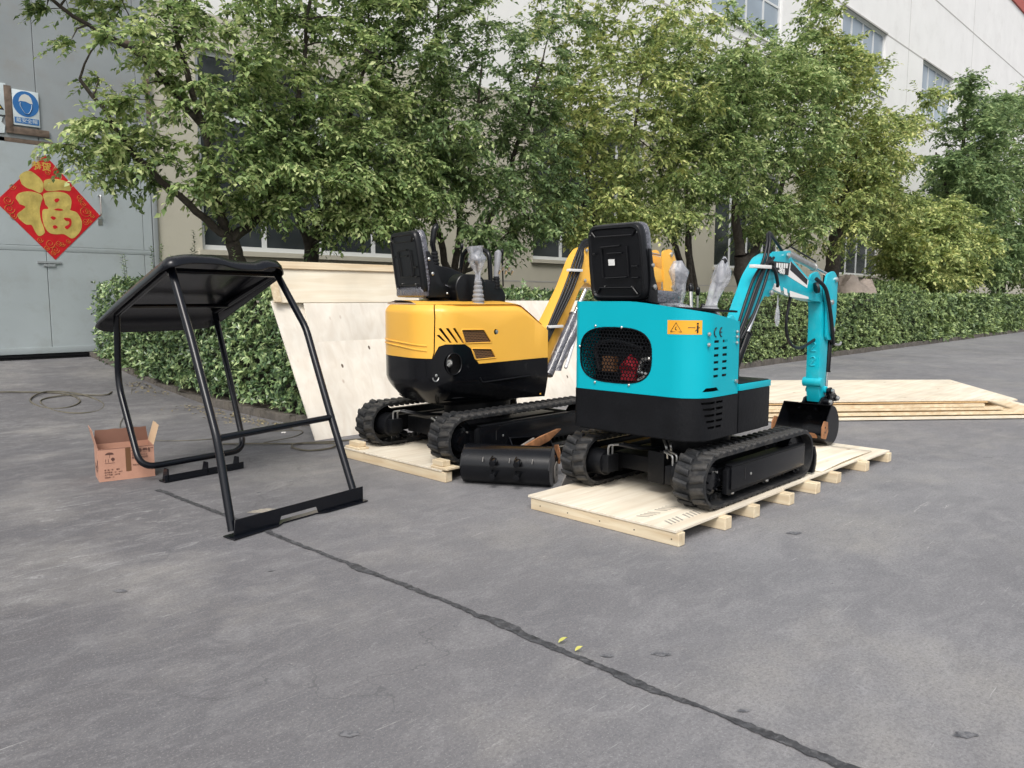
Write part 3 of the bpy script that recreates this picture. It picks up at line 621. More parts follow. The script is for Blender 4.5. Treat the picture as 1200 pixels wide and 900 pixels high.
def tree(name, label, base, stems, blobs, ncl, leaf, per, material, seed, group=None, twl=.38, ground_z=None, sub=None):
    """stems: polylines with start radius; blobs: (cx,cy,cz,rx,ry,rz,weight); leaf=(length,width)"""
    rg = np.random.default_rng(seed); t = thing(name, label, 'tree', base, group=group)
    nodes, nrad, br = [], [], []
    for pts, r0, r1 in stems:
        sp = np.array([tuple(v) for v in smooth_path(pts, 6)]); k = len(sp)
        sp[1:] += rg.normal(0, .012+.01*r0, (k-1, 3))
        br.append((sp, r0, r1)); rr_ = np.linspace(r0, r1, k)
        nodes += list(sp[2:]); nrad += list(rr_[2:])
    W = np.array([q[6]*1. for q in blobs]); W /= W.sum()
    C = []
    for _ in range(ncl):
        q = blobs[rg.choice(len(blobs), p=W)]
        d = rg.normal(size=3); d /= np.linalg.norm(d); r = rg.random()**(1/2.2)
        C.append(np.array(q[:3])+d*r*np.array(q[3:6]))
    C = np.array(C); nd = np.array(nodes); d0 = np.array([np.min(np.linalg.norm(nd-c, axis=1)) for c in C]); C = C[np.argsort(d0)]
    nodes = [np.array(x) for x in nodes]; dist0 = [0.]*len(nodes); subs = []
    for c in C:
        A = np.array(nodes); dd = np.linalg.norm(A-c, axis=1)+.35*np.array(dist0)+ .6*np.maximum(0, A[:, 2]-c[2]); i = int(np.argmin(dd)); a = A[i]; L = np.linalg.norm(c-a)
        if L < .05: continue
        mid = (a+c)/2+np.array([0, 0, .10*L])+rg.normal(0, .06*L, 3); k = max(3, int(L/.18)+2); tt = np.linspace(0, 1, k)[:, None]
        p = a*(1-tt)**2+mid*2*tt*(1-tt)+c*tt**2; r0 = min(nrad[i]*.75, .006+.011*L+.004)
        subs.append((p, max(r0, .004), .0028))
        for j in range(1, k): nodes.append(p[j]); nrad.append(max(r0*(1-j/k)+.003, .003)); dist0.append(dist0[i]+L*j/k)
    ctr = C.mean(axis=0)
    P, D, N = [], [], []
    twigs = []
    for c in C:
        nt_ = max(3, int(rg.normal(per[0], per[0]*.25))); out = c-ctr; out /= np.linalg.norm(out)+1e-6
        for _ in range(nt_):
            d = rg.normal(size=3)+out*.8; d[2] = d[2]*.5+rg.normal(0, .25); d /= np.linalg.norm(d); L = twl*rg.uniform(.5, 1.25)
            k = max(4, int(rg.normal(per[1], 2))); tt = (np.arange(k)+.6)/k
            pts = c+d[None]*L*tt[:, None]; pts[:, 2] -= .30*L*tt**2
            side = np.cross(d, [0, 0, 1.]); side /= np.linalg.norm(side)+1e-6
            sg_ = np.where(np.arange(k) % 2 == 0, 1., -1.)[:, None]
            dd = d[None]*.7+side[None]*sg_*.9+rg.normal(0, .32, (k, 3)); dd[:, 2] -= .35
            nn = np.array([0, 0, 1.])[None]+rg.normal(0, .42, (k, 3))
            P.append(pts); D.append(dd); N.append(nn)
            if rg.random() < .6: twigs.append((np.array([c, c+d*L*.5-[0, 0, .07*L], c+d*L*.95-[0, 0, .28*L]]), .0036, .0014))
    P = np.vstack(P); D = np.vstack(D); N = np.vstack(N); n = len(P)
    me = leaves_mesh(P, D, N, leaf[0]*rg.uniform(.6, 1.25, n), leaf[1]*rg.uniform(.7, 1.2, n))
    obj('trunk', tubes_np(br, 9), M['bark'], t, smooth=60)
    obj('branches', tubes_np(subs, 5), M['bark'], t, smooth=60, kind='stuff')
    obj('twigs', tubes_np(twigs, 3), M['bark'], t, smooth=60, kind='stuff')
    link_mesh('crown', me, material, t, 'stuff')
    return t

# tree nearest the gate: low fork, long arms reaching left over the ramp
tree('broadleaf_tree', 'low forked tree at the left end of the hedge, arms reaching over the gate', (4.75, 9.3, .1),
     [([(4.75, 9.3, .05), (4.72, 9.25, .9), (4.55, 9.15, 1.6), (4.35, 9.0, 2.0)], .11, .085), ([(4.35, 9.0, 2.0), (3.9, 8.9, 2.3), (3.3, 8.8, 2.75), (2.75, 8.8, 3.5)], .055, .018),
      ([(4.35, 9.0, 2.0), (4.2, 9.0, 2.4), (4.1, 9.1, 3.3), (3.7, 9.0, 4.6)], .07, .025), ([(4.35, 9.0, 2.0), (4.9, 9.0, 2.5), (5.2, 8.9, 3.4), (5.4, 8.8, 5.0)], .065, .02),
      ([(4.1, 9.1, 3.3), (3.5, 9.1, 3.9), (2.7, 9.2, 4.3), (2.2, 9.2, 4.7)], .035, .012)],
     [(4.0, 8.9, 3.6, 1.4, 1.0, 1.2, .9), (3.15, 8.9, 2.95, .6, .6, .5, .5), (3.2, 9.0, 4.8, 1.5, 1.0, .8, 1.0), (5.0, 8.7, 4.9, 1.3, 1.1, 1.1, 1.0), (5.1, 8.7, 3.1, 1.0, .9, .9, .75), (2.4, 9.1, 4.75, .8, .6, .35, .35), (1.95, 9.2, 4.95, .5, .4, .15, .12), (4.2, 8.6, 2.6, 1.0, .6, .5, .45), (5.0, 8.5, 2.7, .8, .6, .5, .45), (4.6, 8.7, 3.6, 1.4, .8, .8, .7)],
     330, (.084, .045), (9, 12), M['leaf'], 21, twl=.29)
tree('broadleaf_tree', 'dark trunked tree behind the hedge between the canopy and the yellow digger', (5.75, 9.6, .1),
     [([(5.75, 9.6, .05), (5.7, 9.5, 1.2), (5.65, 9.4, 2.0)], .12, .10), ([(5.65, 9.4, 2.0), (5.9, 9.2, 2.9), (6.4, 9.0, 4.6)], .075, .02), ([(5.65, 9.4, 2.0), (5.3, 9.3, 2.9), (5.0, 9.4, 4.5)], .065, .02), ([(5.65, 9.4, 2.0), (6.4, 9.3, 2.8), (7.2, 9.2, 3.7)], .055, .018)],
     [(6.0, 9.0, 4.2, 1.3, 1.2, 1.6, 1.3), (6.9, 8.9, 3.7, 1.1, 1.0, 1.0, 1.0), (5.6, 8.8, 2.9, .9, .8, .6, .5), (7.4, 8.8, 3.1, .8, .7, .6, .5), (6.3, 8.5, 2.6, 1.0, .5, .45, .5), (5.6, 8.5, 2.3, .7, .5, .3, .25), (6.6, 8.8, 5.6, 1.5, 1.2, .9, 1.0)],
     400, (.084, .045), (9, 11), M['leaf'], 22, twl=.30)
tree('broadleaf_tree', 'many stemmed tree behind the yellow digger seat, crown opening in a wide fan', (7.95, 9.2, .1),
     [([(7.95, 9.2, .05), (7.95, 9.15, 1.0), (7.95, 9.1, 1.55)], .12, .11), ([(7.95, 9.1, 1.55), (7.55, 9.1, 2.5), (6.9, 9.1, 3.6), (6.5, 9.1, 5.0)], .06, .02), ([(7.95, 9.1, 1.55), (8.1, 9.1, 2.6), (7.9, 9.2, 4.2), (7.8, 9.2, 5.6)], .06, .02),
      ([(7.95, 9.1, 1.55), (8.7, 9.0, 2.6), (9.3, 9.0, 3.8), (9.8, 8.9, 5.2)], .065, .02), ([(7.95, 9.1, 1.55), (8.45, 9.0, 1.9), (9.0, 8.9, 2.35), (9.7, 8.6, 2.7)], .04, .012), ([(8.1, 9.1, 2.6), (8.6, 9.3, 3.7), (8.9, 9.4, 5.2)], .04, .015)],
     [(8.2, 9.0, 4.7, 1.9, 1.3, 1.0, 1.4), (7.3, 8.9, 3.5, 1.0, .9, .8, .7), (9.4, 8.8, 3.7, 1.2, 1.0, .9, 1.0), (9.2, 8.6, 2.5, .8, .6, .45, .35), (8.3, 8.9, 6.0, 2.2, 1.5, .9, 1.1), (8.35, 8.7, 3.0, 1.0, .6, .6, .45), (8.2, 8.6, 2.3, .8, .5, .35, .25), (9.9, 8.7, 2.9, .9, .6, .6, .4)],
     360, (.090, .047), (8, 11), M['leafd'], 23, twl=.34)
tree('broadleaf_tree', 'yellowish green tree behind the teal digger seat, branches hanging low', (12.1, 9.6, .1),
     [([(12.1, 9.6, .05), (12.2, 9.5, 1.2), (12.2, 9.4, 1.9)], .13, .11), ([(12.2, 9.4, 1.9), (11.5, 9.2, 3.0), (11.0, 9.1, 4.8)], .07, .02), ([(12.2, 9.4, 1.9), (12.6, 9.3, 3.2), (12.9, 9.1, 5.8)], .08, .02), ([(12.2, 9.4, 1.9), (11.4, 9.0, 2.5), (10.6, 8.7, 3.0)], .05, .014)],
     [(11.5, 8.9, 3.4, 1.6, 1.1, 1.1, 1.2), (11.0, 8.9, 4.9, 1.7, 1.3, 1.2, 1.2), (12.8, 8.9, 4.7, 1.7, 1.3, 1.5, 1.2), (12.4, 8.6, 2.8, 1.3, .9, .6, .6), (10.8, 8.5, 2.6, 1.3, .7, .5, .6), (12.2, 9.0, 6.5, 2.2, 1.5, 1.0, 1.0)],
     350, (.104, .054), (8, 11), M['leafy'], 24, twl=.36)
tree('broadleaf_tree', 'tree with three thin leaning trunks just above the teal digger levers', (15.2, 9.4, .1),
     [([(15.7, 9.3, .05), (15.0, 9.3, 1.6), (14.3, 9.3, 2.8), (13.6, 9.2, 4.2)], .10, .03), ([(15.5, 9.3, .05), (15.1, 9.3, 1.7), (15.0, 9.3, 3.0), (15.2, 9.2, 5.4)], .09, .025), ([(15.9, 9.3, .05), (15.2, 9.3, 2.0), (14.9, 9.3, 3.6), (14.9, 9.2, 5.8)], .08, .02), ([(14.6, 9.3, 2.2), (13.9, 9.2, 2.8), (13.0, 9.0, 3.1)], .04, .012)],
     [(14.6, 9.0, 4.6, 1.8, 1.3, 1.3, 1.1), (13.8, 8.9, 3.4, 1.2, .9, .7, .6), (14.9, 8.9, 6.3, 1.9, 1.4, 1.0, 1.0), (15.6, 8.8, 4.4, 1.3, 1.1, 1.1, .8)],
     320, (.110, .056), (8, 11), M['leaf'], 25)
tree('broadleaf_tree', 'tall tree directly behind the teal boom with a thick black forked trunk', (16.9, 9.0, .1),
     [([(16.9, 9.0, .05), (16.9, 8.9, 1.2), (16.6, 8.9, 2.3)], .20, .16), ([(16.6, 8.9, 2.3), (16.4, 9.0, 4.0), (16.8, 9.0, 7.2)], .12, .03), ([(16.6, 8.9, 2.0), (17.6, 8.9, 2.7), (18.8, 8.9, 4.6), (19.4, 8.9, 7.8)], .10, .03), ([(16.9, 8.9, 1.5), (17.9, 8.8, 2.2), (19.0, 8.7, 2.7)], .05, .015)],
     [(17.0, 8.9, 5.6, 1.9, 1.5, 1.6, 1.2), (18.7, 8.8, 4.9, 1.9, 1.3, 1.5, 1.2), (18.2, 8.9, 6.5, 1.8, 1.4, .9, .9), (18.0, 8.6, 3.2, 1.7, 1.0, .6, .7), (19.5, 8.7, 8.3, .5, .5, .9, .12), (20.0, 8.9, 6.6, 1.3, 1.1, 1.3, .6)],
     440, (.118, .060), (8, 11), M['leaf'], 26)
tree('broadleaf_tree', 'big dense tree in front of the second upper window, yellow tips on its crown', (22.4, 9.2, .1),
     [([(22.4, 9.2, .05), (22.3, 9.1, 2.0), (22.3, 9.0, 3.2)], .24, .18), ([(22.3, 9.0, 3.2), (21.0, 9.0, 5.2), (20.9, 9.0, 8.0)], .12, .03), ([(22.3, 9.0, 3.2), (23.4, 9.0, 5.5), (25.4, 8.9, 6.6)], .12, .03), ([(22.3, 9.0, 3.2), (22.2, 9.1, 6.0), (22.6, 9.0, 7.8)], .1, .03)],
     [(21.8, 8.9, 5.6, 2.4, 1.6, 1.8, 1.4), (21.4, 8.8, 3.6, 1.9, 1.3, 1.0, .7), (23.5, 8.8, 5.6, 2.0, 1.4, 1.1, 1.1), (21.6, 8.9, 7.2, 1.9, 1.3, 1.0, .8), (23.8, 8.7, 4.2, 1.9, 1.3, .8, .9), (26.9, 8.8, 6.9, 1.8, .7, .35, .2), (28.8, 8.8, 8.0, 1.2, .5, .22, .10), (23.4, 8.9, 7.9, .7, .6, .9, .16), (20.6, 8.9, 8.5, .5, .5, .9, .12)],
     470, (.138, .070), (8, 11), M['leafy'], 27, twl=.5)
tree('broadleaf_tree', 'small bushy round tree low against the white wall right of the rock', (28.5, 9.2, .1),
     [([(28.5, 9.2, .05), (28.3, 9.1, 1.6), (27.2, 9.1, 3.2)], .10, .03), ([(28.7, 9.2, .05), (28.8, 9.1, 1.6), (28.7, 9.1, 3.6)], .10, .03), ([(28.8, 9.2, .05), (29.4, 9.1, 1.6), (30.4, 9.1, 3.4)], .10, .03)],
     [(28.2, 8.6, 3.1, 2.7, 1.4, 1.4, 1.4), (31.2, 8.5, 3.0, 2.2, 1.4, 1.3, 1.1), (29.4, 8.7, 4.1, 2.0, 1.3, .7, .7), (27.2, 8.4, 2.5, 1.2, .9, .9, .4), (30, 8.3, 2.1, 2.6, .8, .5, .5)],
     560, (.16, .082), (8, 11), M['leafy'], 28, twl=.5)
tree('broadleaf_tree', 'tall layered tree at the right edge whose tips cross the white wall', (35.6, 9.6, .1),
     [([(35.6, 9.6, .05), (35.4, 9.5, 2.0), (35.6, 9.4, 4.0), (35.0, 9.3, 8.8)], .26, .05), ([(35.6, 9.4, 3.0), (37.5, 9.3, 5.2), (38.8, 9.3, 8.6)], .12, .03), ([(35.5, 9.5, 3.4), (33.2, 9.3, 5.4), (31.4, 9.2, 6.6)], .10, .03)],
     [(34.6, 9.1, 5.6, 2.6, 1.7, 1.1, 1.0), (37.2, 9.0, 6.4, 2.9, 1.7, 1.6, 1.3), (35.2, 9.1, 8.0, 2.0, 1.5, 1.0, .7), (36.0, 8.7, 3.3, 3.0, 1.6, 1.4, 1.1), (32.0, 9.0, 6.3, 1.8, .8, .4, .22), (38.8, 9.0, 9.2, 2.4, 1.3, .8, .45), (34.0, 9.0, 9.4, .9, .8, .5, .16)],
     440, (.19, .095), (8, 11), M['leafd'], 29, twl=.6)
tree('broadleaf_tree', 'farthest dark tree cut by the right edge of the picture', (43.5, 9.6, .1),
     [([(43.5, 9.6, .05), (43.2, 9.5, 2.0), (42.2, 9.4, 6.0)], .2, .05), ([(43.8, 9.6, .05), (44.0, 9.5, 2.2), (45.0, 9.4, 6.0)], .16, .04), ([(42.6, 9.6, .05), (42.0, 9.5, 1.8), (40.8, 9.4, 3.6)], .13, .04)],
     [(42.6, 9.0, 6.6, 3.4, 2.0, 2.4, 1.2), (45.8, 9.0, 5.4, 3.0, 2.0, 2.4, 1.0), (42.0, 8.7, 3.4, 3.2, 1.5, 1.4, 1.1), (43.6, 9.0, 10.0, 2.4, 1.5, 1.3, .6)],
     300, (.21, .11), (8, 11), M['leaf'], 30, twl=.7)

def hedge_leaves(boxes, leafsize, dens, material, parent, seed, name='foliage'):
    """boxes: callable sampled list of surface points with outward normals"""
    rg = np.random.default_rng(seed); P = []; O = []
    for (o, ux, uy, nrm, n, jit) in boxes:
        a = rg.random((n, 2)); p = np.array(o)[None]+a[:, :1]*np.array(ux)+a[:, 1:]*np.array(uy)
        nz = np.sin(p[:, 0]*3.1+p[:, 1]*2.3)+np.sin(p[:, 2]*5+p[:, 0]*1.7+p[:, 1]*4)+np.sin(p[:, 0]*7.9+p[:, 2]*3)
        depth = jit*(.35*nz/3+rg.normal(0, .42, n)-.25)
        p = p+np.array(nrm)[None]*depth[:, None]; P.append(p); O.append(np.repeat(np.array([nrm]), n, 0))
    P = np.vstack(P); O = np.vstack(O); n = len(P)
    # little rosettes: leaves radiating from a shoot tip
    k = 5; base = np.repeat(P, k, 0); out = np.repeat(O, k, 0)
    ax = np.repeat(O+rg.normal(0, .55, (n, 3))+np.array([0, 0, .45]), k, 0)
    ax /= np.linalg.norm(ax, axis=1, keepdims=True)
    r = rg.normal(size=(n*k, 3)); r -= ax*(r*ax).sum(1, keepdims=True); r /= np.linalg.norm(r, axis=1, keepdims=True)
    D = r*.9+ax*.55+rg.normal(0, .12, (n*k, 3)); N = ax-r*.5
    me = leaves_mesh(base+rg.normal(0, leafsize*.12, (n*k, 3)), D, N, leafsize*rg.uniform(.6, 1.2, n*k), leafsize*.44*rg.uniform(.8, 1.2, n*k))
    return link_mesh(name, me, material, parent, 'stuff')

hg = thing('hedge', 'broad glossy leaved hedge block behind the black canopy, at the foot of the ramp', 'hedge', (4.6, 9, .08))
obj('inner_branches', MB().prism([(4.36, 7.22), (8.4, 7.22), (8.4, 8.9), (5.9, 8.9), (5.9, 13.2), (4.36, 13.2)], .05, 1.24, 'XY'), M['core'], hg, bevel=.08, seg=3)
hedge_leaves([((4.12, 7.05, .12), (0, 6.2, .12), (0, 0, 1.30), (-1, 0, 0), 3600, .085), ((4.1, 7.02, .12), (4.3, 0, 0), (0, 0, 1.28), (0, -1, 0), 2100, .09),
              ((4.15, 7.1, 1.38), (4.2, 0, 0), (0, 1.9, 0), (0, 0, 1), 1800, .09), ((4.15, 8.9, 1.38), (1.7, 0, .0), (0, 4.2, .2), (0, 0, 1), 1700, .11)], .070, 1, M['hleaf'], hg, 41)
# shoots standing above its top
rg = np.random.default_rng(5); P, D, N, tw = [], [], [], []
for (x, y, z, h) in ((4.3, 12.4, 1.5, .45), (4.35, 11.4, 1.5, .55), (4.3, 10.9, 1.5, .4), (4.5, 12.9, 1.5, .5), (4.25, 9.9, 1.45, .5), (4.4, 9.2, 1.42, .55), (4.3, 8.6, 1.4, .5), (4.6, 11.9, 1.5, .6), (6.6, 7.4, 1.35, .22), (7.4, 7.5, 1.35, .2), (5.4, 7.5, 1.35, .25), (4.45, 10.3, 1.5, .7)):
    tip = np.array([x+rg.normal(0, .08), y+rg.normal(0, .08), z+h]); b0 = np.array([x, y, z-.1]); tw.append((np.array([b0, (b0+tip)/2+[.02, .02, 0], tip]), .004, .0015))
    for k in range(int(h*70)):
        t_ = .2+.8*k/(h*70); a = k*2.4; d = np.array([math.cos(a), math.sin(a), .55]); P.append(b0+(tip-b0)*t_); D.append(d); N.append([0, 0, 1.]-d*.3)
P = np.array(P); n = len(P); link_mesh('shoots', leaves_mesh(P, np.array(D), np.array(N)+rg.normal(0, .2, (n, 3)), .055*rg.uniform(.7, 1.2, n), .024*rg.uniform(.8, 1.2, n)), M['hleaf'], hg, 'stuff')
obj('shoot_stems', tubes_np(tw, 4), M['bark'], hg, smooth=60, kind='stuff')

h2 = thing('hedge', 'long clipped box hedge running from behind the teal digger to the right edge', 'hedge', (30, 7.6, .08))
obj('inner_branches', MB().box((8.5, 7.24, .05), (82, 8.6, 1.27)), M['core'], h2, bevel=.08, seg=2)
bx = []
x = 8.45
for i, (x1, dn, ls) in enumerate(((12, 520, 0), (17, 420, 0), (24, 260, 1), (36, 130, 2), (56, 60, 2), (82, 34, 2))):
    L = x1-x; bx.append((i, ls, [((x, 7.05, .10), (L, 0, 0), (0, 0, 1.30), (0, -1, 0), int(dn*L*1.3), .08), ((x, 7.1, 1.36), (L, 0, 0), (0, 1.5, 0), (0, 0, 1), int(dn*L*.9), .05)])); x = x1
for i, ls, q in bx: hedge_leaves(q, (.058, .085, .15)[ls], 1, M['hleaf2'], h2, 50+i)
# round shrub and small shoots behind the long hedge
sh = thing('round_shrub', 'low rounded green shrub bulging above the hedge below the small bushy tree', 'shrub', (25.4, 8.4, .1))
rg = np.random.default_rng(9); n = 2600; d = rg.normal(size=(n, 3)); d[:, 2] = abs(d[:, 2]); d /= np.linalg.norm(d, axis=1, keepdims=True)
P = np.array([25.4, 8.6, .7])+d*np.array([1.75, 1.2, 1.05])*(1+rg.normal(0, .05, n))[:, None]
k = 4; me = leaves_mesh(np.repeat(P, k, 0), np.repeat(d, k, 0)*.6+rg.normal(0, .6, (n*k, 3)), np.repeat(d, k, 0)+rg.normal(0, .3, (n*k, 3)), .12*rg.uniform(.7, 1.2, n*k), .06*rg.uniform(.7, 1.2, n*k))
link_mesh('foliage', me, M['hleaf2'], sh, 'stuff'); obj('stems', MB().lathe([(.3, .1), (1.2, .5), (1.5, 1.0), (.9, 1.5), (.1, 1.65)], Matrix.Translation((25.4, 8.6, 0)), 14), M['core'], sh)
# boulder
rg = random.Random(4); bm = bmesh.new(); bmesh.ops.create_icosphere(bm, subdivisions=4, radius=1)
from mathutils import noise as mn
for v in bm.verts:
    q = v.co.normalized(); f = 1+.28*mn.noise(q*1.6+Vector((3, 1, 2)))+.12*mn.noise(q*4.3)+.05*mn.noise(q*11)
    v.co = Vector((q.x*.85*f, q.y*.7*f, q.z*1.55*f if q.z > 0 else q.z*.6)) + Vector((22.9, 8.75, .60))
tag(obj('boulder', bm, M['rock'], smooth=50), 'pinkish pointed boulder poking above the hedge right of the teal boom', 'rock')
# fallen leaves and litter along the kerb
rg = np.random.default_rng(12); n = 420
P = np.column_stack([3.98-np.abs(rg.normal(0, .16, n)), 6.9+rg.random(n)*4.2, np.full(n, .012)]); P[:, 2] += np.maximum(0, P[:, 1]-9.6)*.10+.004
P2 = np.column_stack([4+rg.random(120)*5, 6.95-np.abs(rg.normal(0, .12, 120)), np.full(120, .012)]); P = np.vstack([P, P2]); n = len(P)
a = rg.random(n)*6.28; tag(link_mesh('fallen_leaves', leaves_mesh(P, np.column_stack([np.cos(a), np.sin(a), np.zeros(n)]), np.column_stack([rg.normal(0, .3, n), rg.normal(0, .3, n), np.ones(n)]), .05*rg.uniform(.5, 1.3, n), .022*rg.uniform(.6, 1.3, n)), mat('dry_leaf', (.25, .21, .12), .9, noise=(30, .5)), None), kind='stuff')
for i, (x, y, l) in enumerate(((2.115, 1.83, 'upper of two small curled green leaves on the tar seam'), (2.105, 1.74, 'lower right of two small curled green leaves on the tar seam'))):
    b = MB(); pts = []
    for k in range(7):
        t_ = k/6; wv = .009*math.sin(PI*min(1, t_*1.05+.05)); a = 1.9*t_; pts.append((x+.034*t_*math.cos(i*.7), y-.014*t_, .008+.014*math.sin(a), wv))
    vs = []
    for p in pts: vs += [(p[0], p[1]-p[3], p[2]+.003), (p[0], p[1], p[2]), (p[0], p[1]+p[3], p[2]+.003)]
    b.add(vs, [(3*k+j, 3*k+j+1, 3*k+4+j, 3*k+3+j) for k in range(6) for j in (0, 1)])
    tag(obj('curled_leaf', b, M['leafyy']), l, 'leaf', 'curled leaves on the seam')
for i, (x, y, r, l) in enumerate(((3.86, 7.0, .05, 'pale crumpled paper scrap at the hedge corner kerb'), (3.72, 6.75, .03, 'small white paper scrap in front of the hedge corner kerb'))):
    b = MB(); rgp = random.Random(i); vs = [(x+r*math.cos(k*PI/4)*rgp.uniform(.7, 1.2), y+r*math.sin(k*PI/4)*.6, .006+rgp.uniform(0, .012)) for k in range(8)]+[(x, y, .02)]
    b.add(vs, [(k, (k+1) % 8, 8) for k in range(8)]); tag(obj('paper_scrap', b, M['paper'], smooth=0), l, 'litter', 'paper scraps by the kerb')

# ================================================================== PALLETS AND BOARDS
def beam(parent, lo, hi, m_=None, name='beam'):
    return obj(name, MB().box(lo, hi), m_ or M['timber'], parent, bevel=.003, seg=1)
# pallet under the teal digger
pt = thing('wooden_pallet', 'long pale plywood pallet with short timber bearers under the teal digger', 'pallet', (4.97, 2.68, 0))
PZ = .088
rr = random.Random(2)
beam(pt, (3.425, 2.135, .001), (3.485, 3.20, .072), name='bearer')
for x in (3.86, 4.20, 4.62, 5.02, 5.42, 5.95, 6.42): beam(pt, (x, 2.10+rr.uniform(-.015, .01), .001), (x+.075, 3.21, .072), name='bearer')
obj('plywood_deck', MB().box((3.42, 2.15, .0735), (4.68, 3.22, PZ)), M['ply'], pt, bevel=.0015, seg=1)
obj('plywood_deck', MB().box((4.69, 2.165, .0735), (5.98, 3.21, PZ-.001)), M['ply'], pt, bevel=.0015, seg=1)
obj('plywood_deck', MB().box((5.99, 2.12, .0735), (6.50, 3.21, PZ-.0005)), M['ply'], pt, bevel=.0015, seg=1)
# thin sheet lying on the far end, edge a little lifted
vs = []
for i in range(9):
    t_ = i/8; x = 5.32+1.0*t_; vs += [(x, 2.175+.02*t_, PZ+.002+.012*math.sin(PI*t_)), (x, 3.1, PZ+.002)]
b = MB(); b.add(vs, [(2*i, 2*i+2, 2*i+3, 2*i+1) for i in range(8)]); o = obj('loose_sheet', b, M['ply'], pt); sm_ = o.modifiers.new('solid', 'SOLIDIFY'); sm_.thickness = .006; sm_.offset = 1
# scuffs left by the track on the deck
for k in range(9):
    for sgn in (-1, 1):
        x = 3.50+k*.036; y0 = 2.23+.085*(sgn+1)
        b = MB().prism([(x, y0), (x+.012, y0), (x+.045, y0+.065), (x+.030, y0+.068)] if sgn < 0 else [(x+.033, y0), (x+.046, y0), (x+.012, y0+.065), (x, y0+.062)], PZ+.0004, PZ+.0012, 'XY')
        if rr.random() < .75: obj('scuff_mark', b, M['scuff'], pt, smooth=0)
for y in (2.18, 2.42, 2.66, 2.90, 3.12):
    obj('nail_head', MB().cyl((3.4248, y, .035), (3.4235, y, .035), .004, n=8), M['blackm'], pt)

# pallet under the yellow digger
py = thing('wooden_pallet', 'pale timber pallet with nailed blocks on its corners under the yellow digger', 'pallet', (4.3, 4.72, 0), group=None)
beam(py, (3.50, 4.10, .001), (3.565, 5.40, .072), name='bearer')
for x in (3.98, 4.5, 5.0, 5.5): beam(py, (x, 4.11, .001), (x+.075, 5.38, .072), name='bearer')
obj('plywood_deck', MB().box((3.495, 4.14, .0735), (5.62, 5.37, PZ)), M['ply'], py, bevel=.0015, seg=1)
beam(py, (3.50, 4.08, PZ+.0005), (3.62, 4.26, PZ+.018), M['timber'], 'batten')
beam(py, (3.51, 4.14, PZ+.019), (3.585, 4.255, PZ+.06), M['timber'], 'block')
beam(py, (3.50, 5.16, PZ+.0005), (3.60, 5.36, PZ+.016), M['timber'], 'batten')
beam(py, (3.52, 5.19, PZ+.017), (3.59, 5.33, PZ+.055), M['timber'], 'block')

# plywood panels leaning against the hedge
def lean(lo_y, hi_y, z1, x0, x1, th, zb=0.):
    """matrix of a leaning sheet: local x along X, local z up the slope, thickness toward the viewer"""
    d = Vector((0, hi_y-lo_y, z1-zb)); L = d.length; d.normalize(); q = Matrix((Vector((1, 0, 0)), Vector((1, 0, 0)).cross(d)*-1, d)).transposed().to_4x4(); q.translation = Vector((x0, lo_y, zb)); return q, L
w1 = thing('leaning_board', 'tall framed plywood crate side leaning against the hedge left of the yellow digger', 'board', (4.5, 6.3, 0))
q, L = lean(6.34, 6.93, 1.655, 3.70, 5.35, .02)
def sheet(parent, x0, x1, z0, z1, y0, y1, m_, skew=0, name='plywood_sheet', bev=.002):
    vs = [(x0, y0, z0), (x1, y0, z0), (x1, y1, z0), (x0, y1, z0), (x0-skew, y0, z1), (x1-skew, y0, z1), (x1-skew, y1, z1), (x0-skew, y1, z1)]
    b = MB().add(vs, [(0,3,2,1),(4,5,6,7),(0,1,5,4),(1,2,6,5),(2,3,7,6),(3,0,4,7)], q); return obj(name, b, m_, parent, bevel=bev, seg=1)
sheet(w1, 0, 1.75, 1.34, L, .0, .018, M['plyp'], 0, 'plywood_sheet')
sheet(w1, .30, 1.75, .0, 1.335, .0, .012, M['plyv'], 0, 'plywood_sheet')
sheet(w1, -.02, 1.77, L-.075, L, -.024, -.001, M['timberx'], 0, 'frame_batten')
sheet(w1, -.02, .055, 1.34, L-.077, -.024, -.001, M['timber'], 0, 'frame_batten')
w2 = thing('leaning_board', 'wide lower plywood sheet with red stencil marks leaning behind the yellow digger', 'board', (6, 6.25, 0))
q, L = lean(6.20, 6.86, 1.28, 3.735, 8.2, .02)
sheet(w2, 0, 2.44, 0, L, 0, .015, M['plyv'], .045)
sheet(w2, 2.446, 4.6, 0, L-.004, .002, .017, M['plyv'])
rm = random.Random(8)
for (x, z) in ((1.12, .30), (1.42, .28)):
    for k in range(3):
        a = x+rm.uniform(0, .16); c = z+rm.uniform(0, .1); b = MB().prism([(a, c), (a+.03, c), (a+.035+rm.uniform(-.03, .03), c+.13), (a+rm.uniform(-.03, .03), c+.11)], -.0022, -.0006, 'XZ', q)
        obj('red_stencil_mark', b, M['redmark'], w2, smooth=0)
for (x, z) in ((.52, .72), (.9, .9), (1.05, 1.05), (3.2, .5), (3.5, .8), (2.9, .9), (3.75, .35)):
    obj('knot', MB().prism([(x+.012*math.cos(k*PI/5), z+.022*math.sin(k*PI/5)) for k in range(10)], -.0016, -.0004, 'XZ', q), M['rust'], w2, smooth=0)

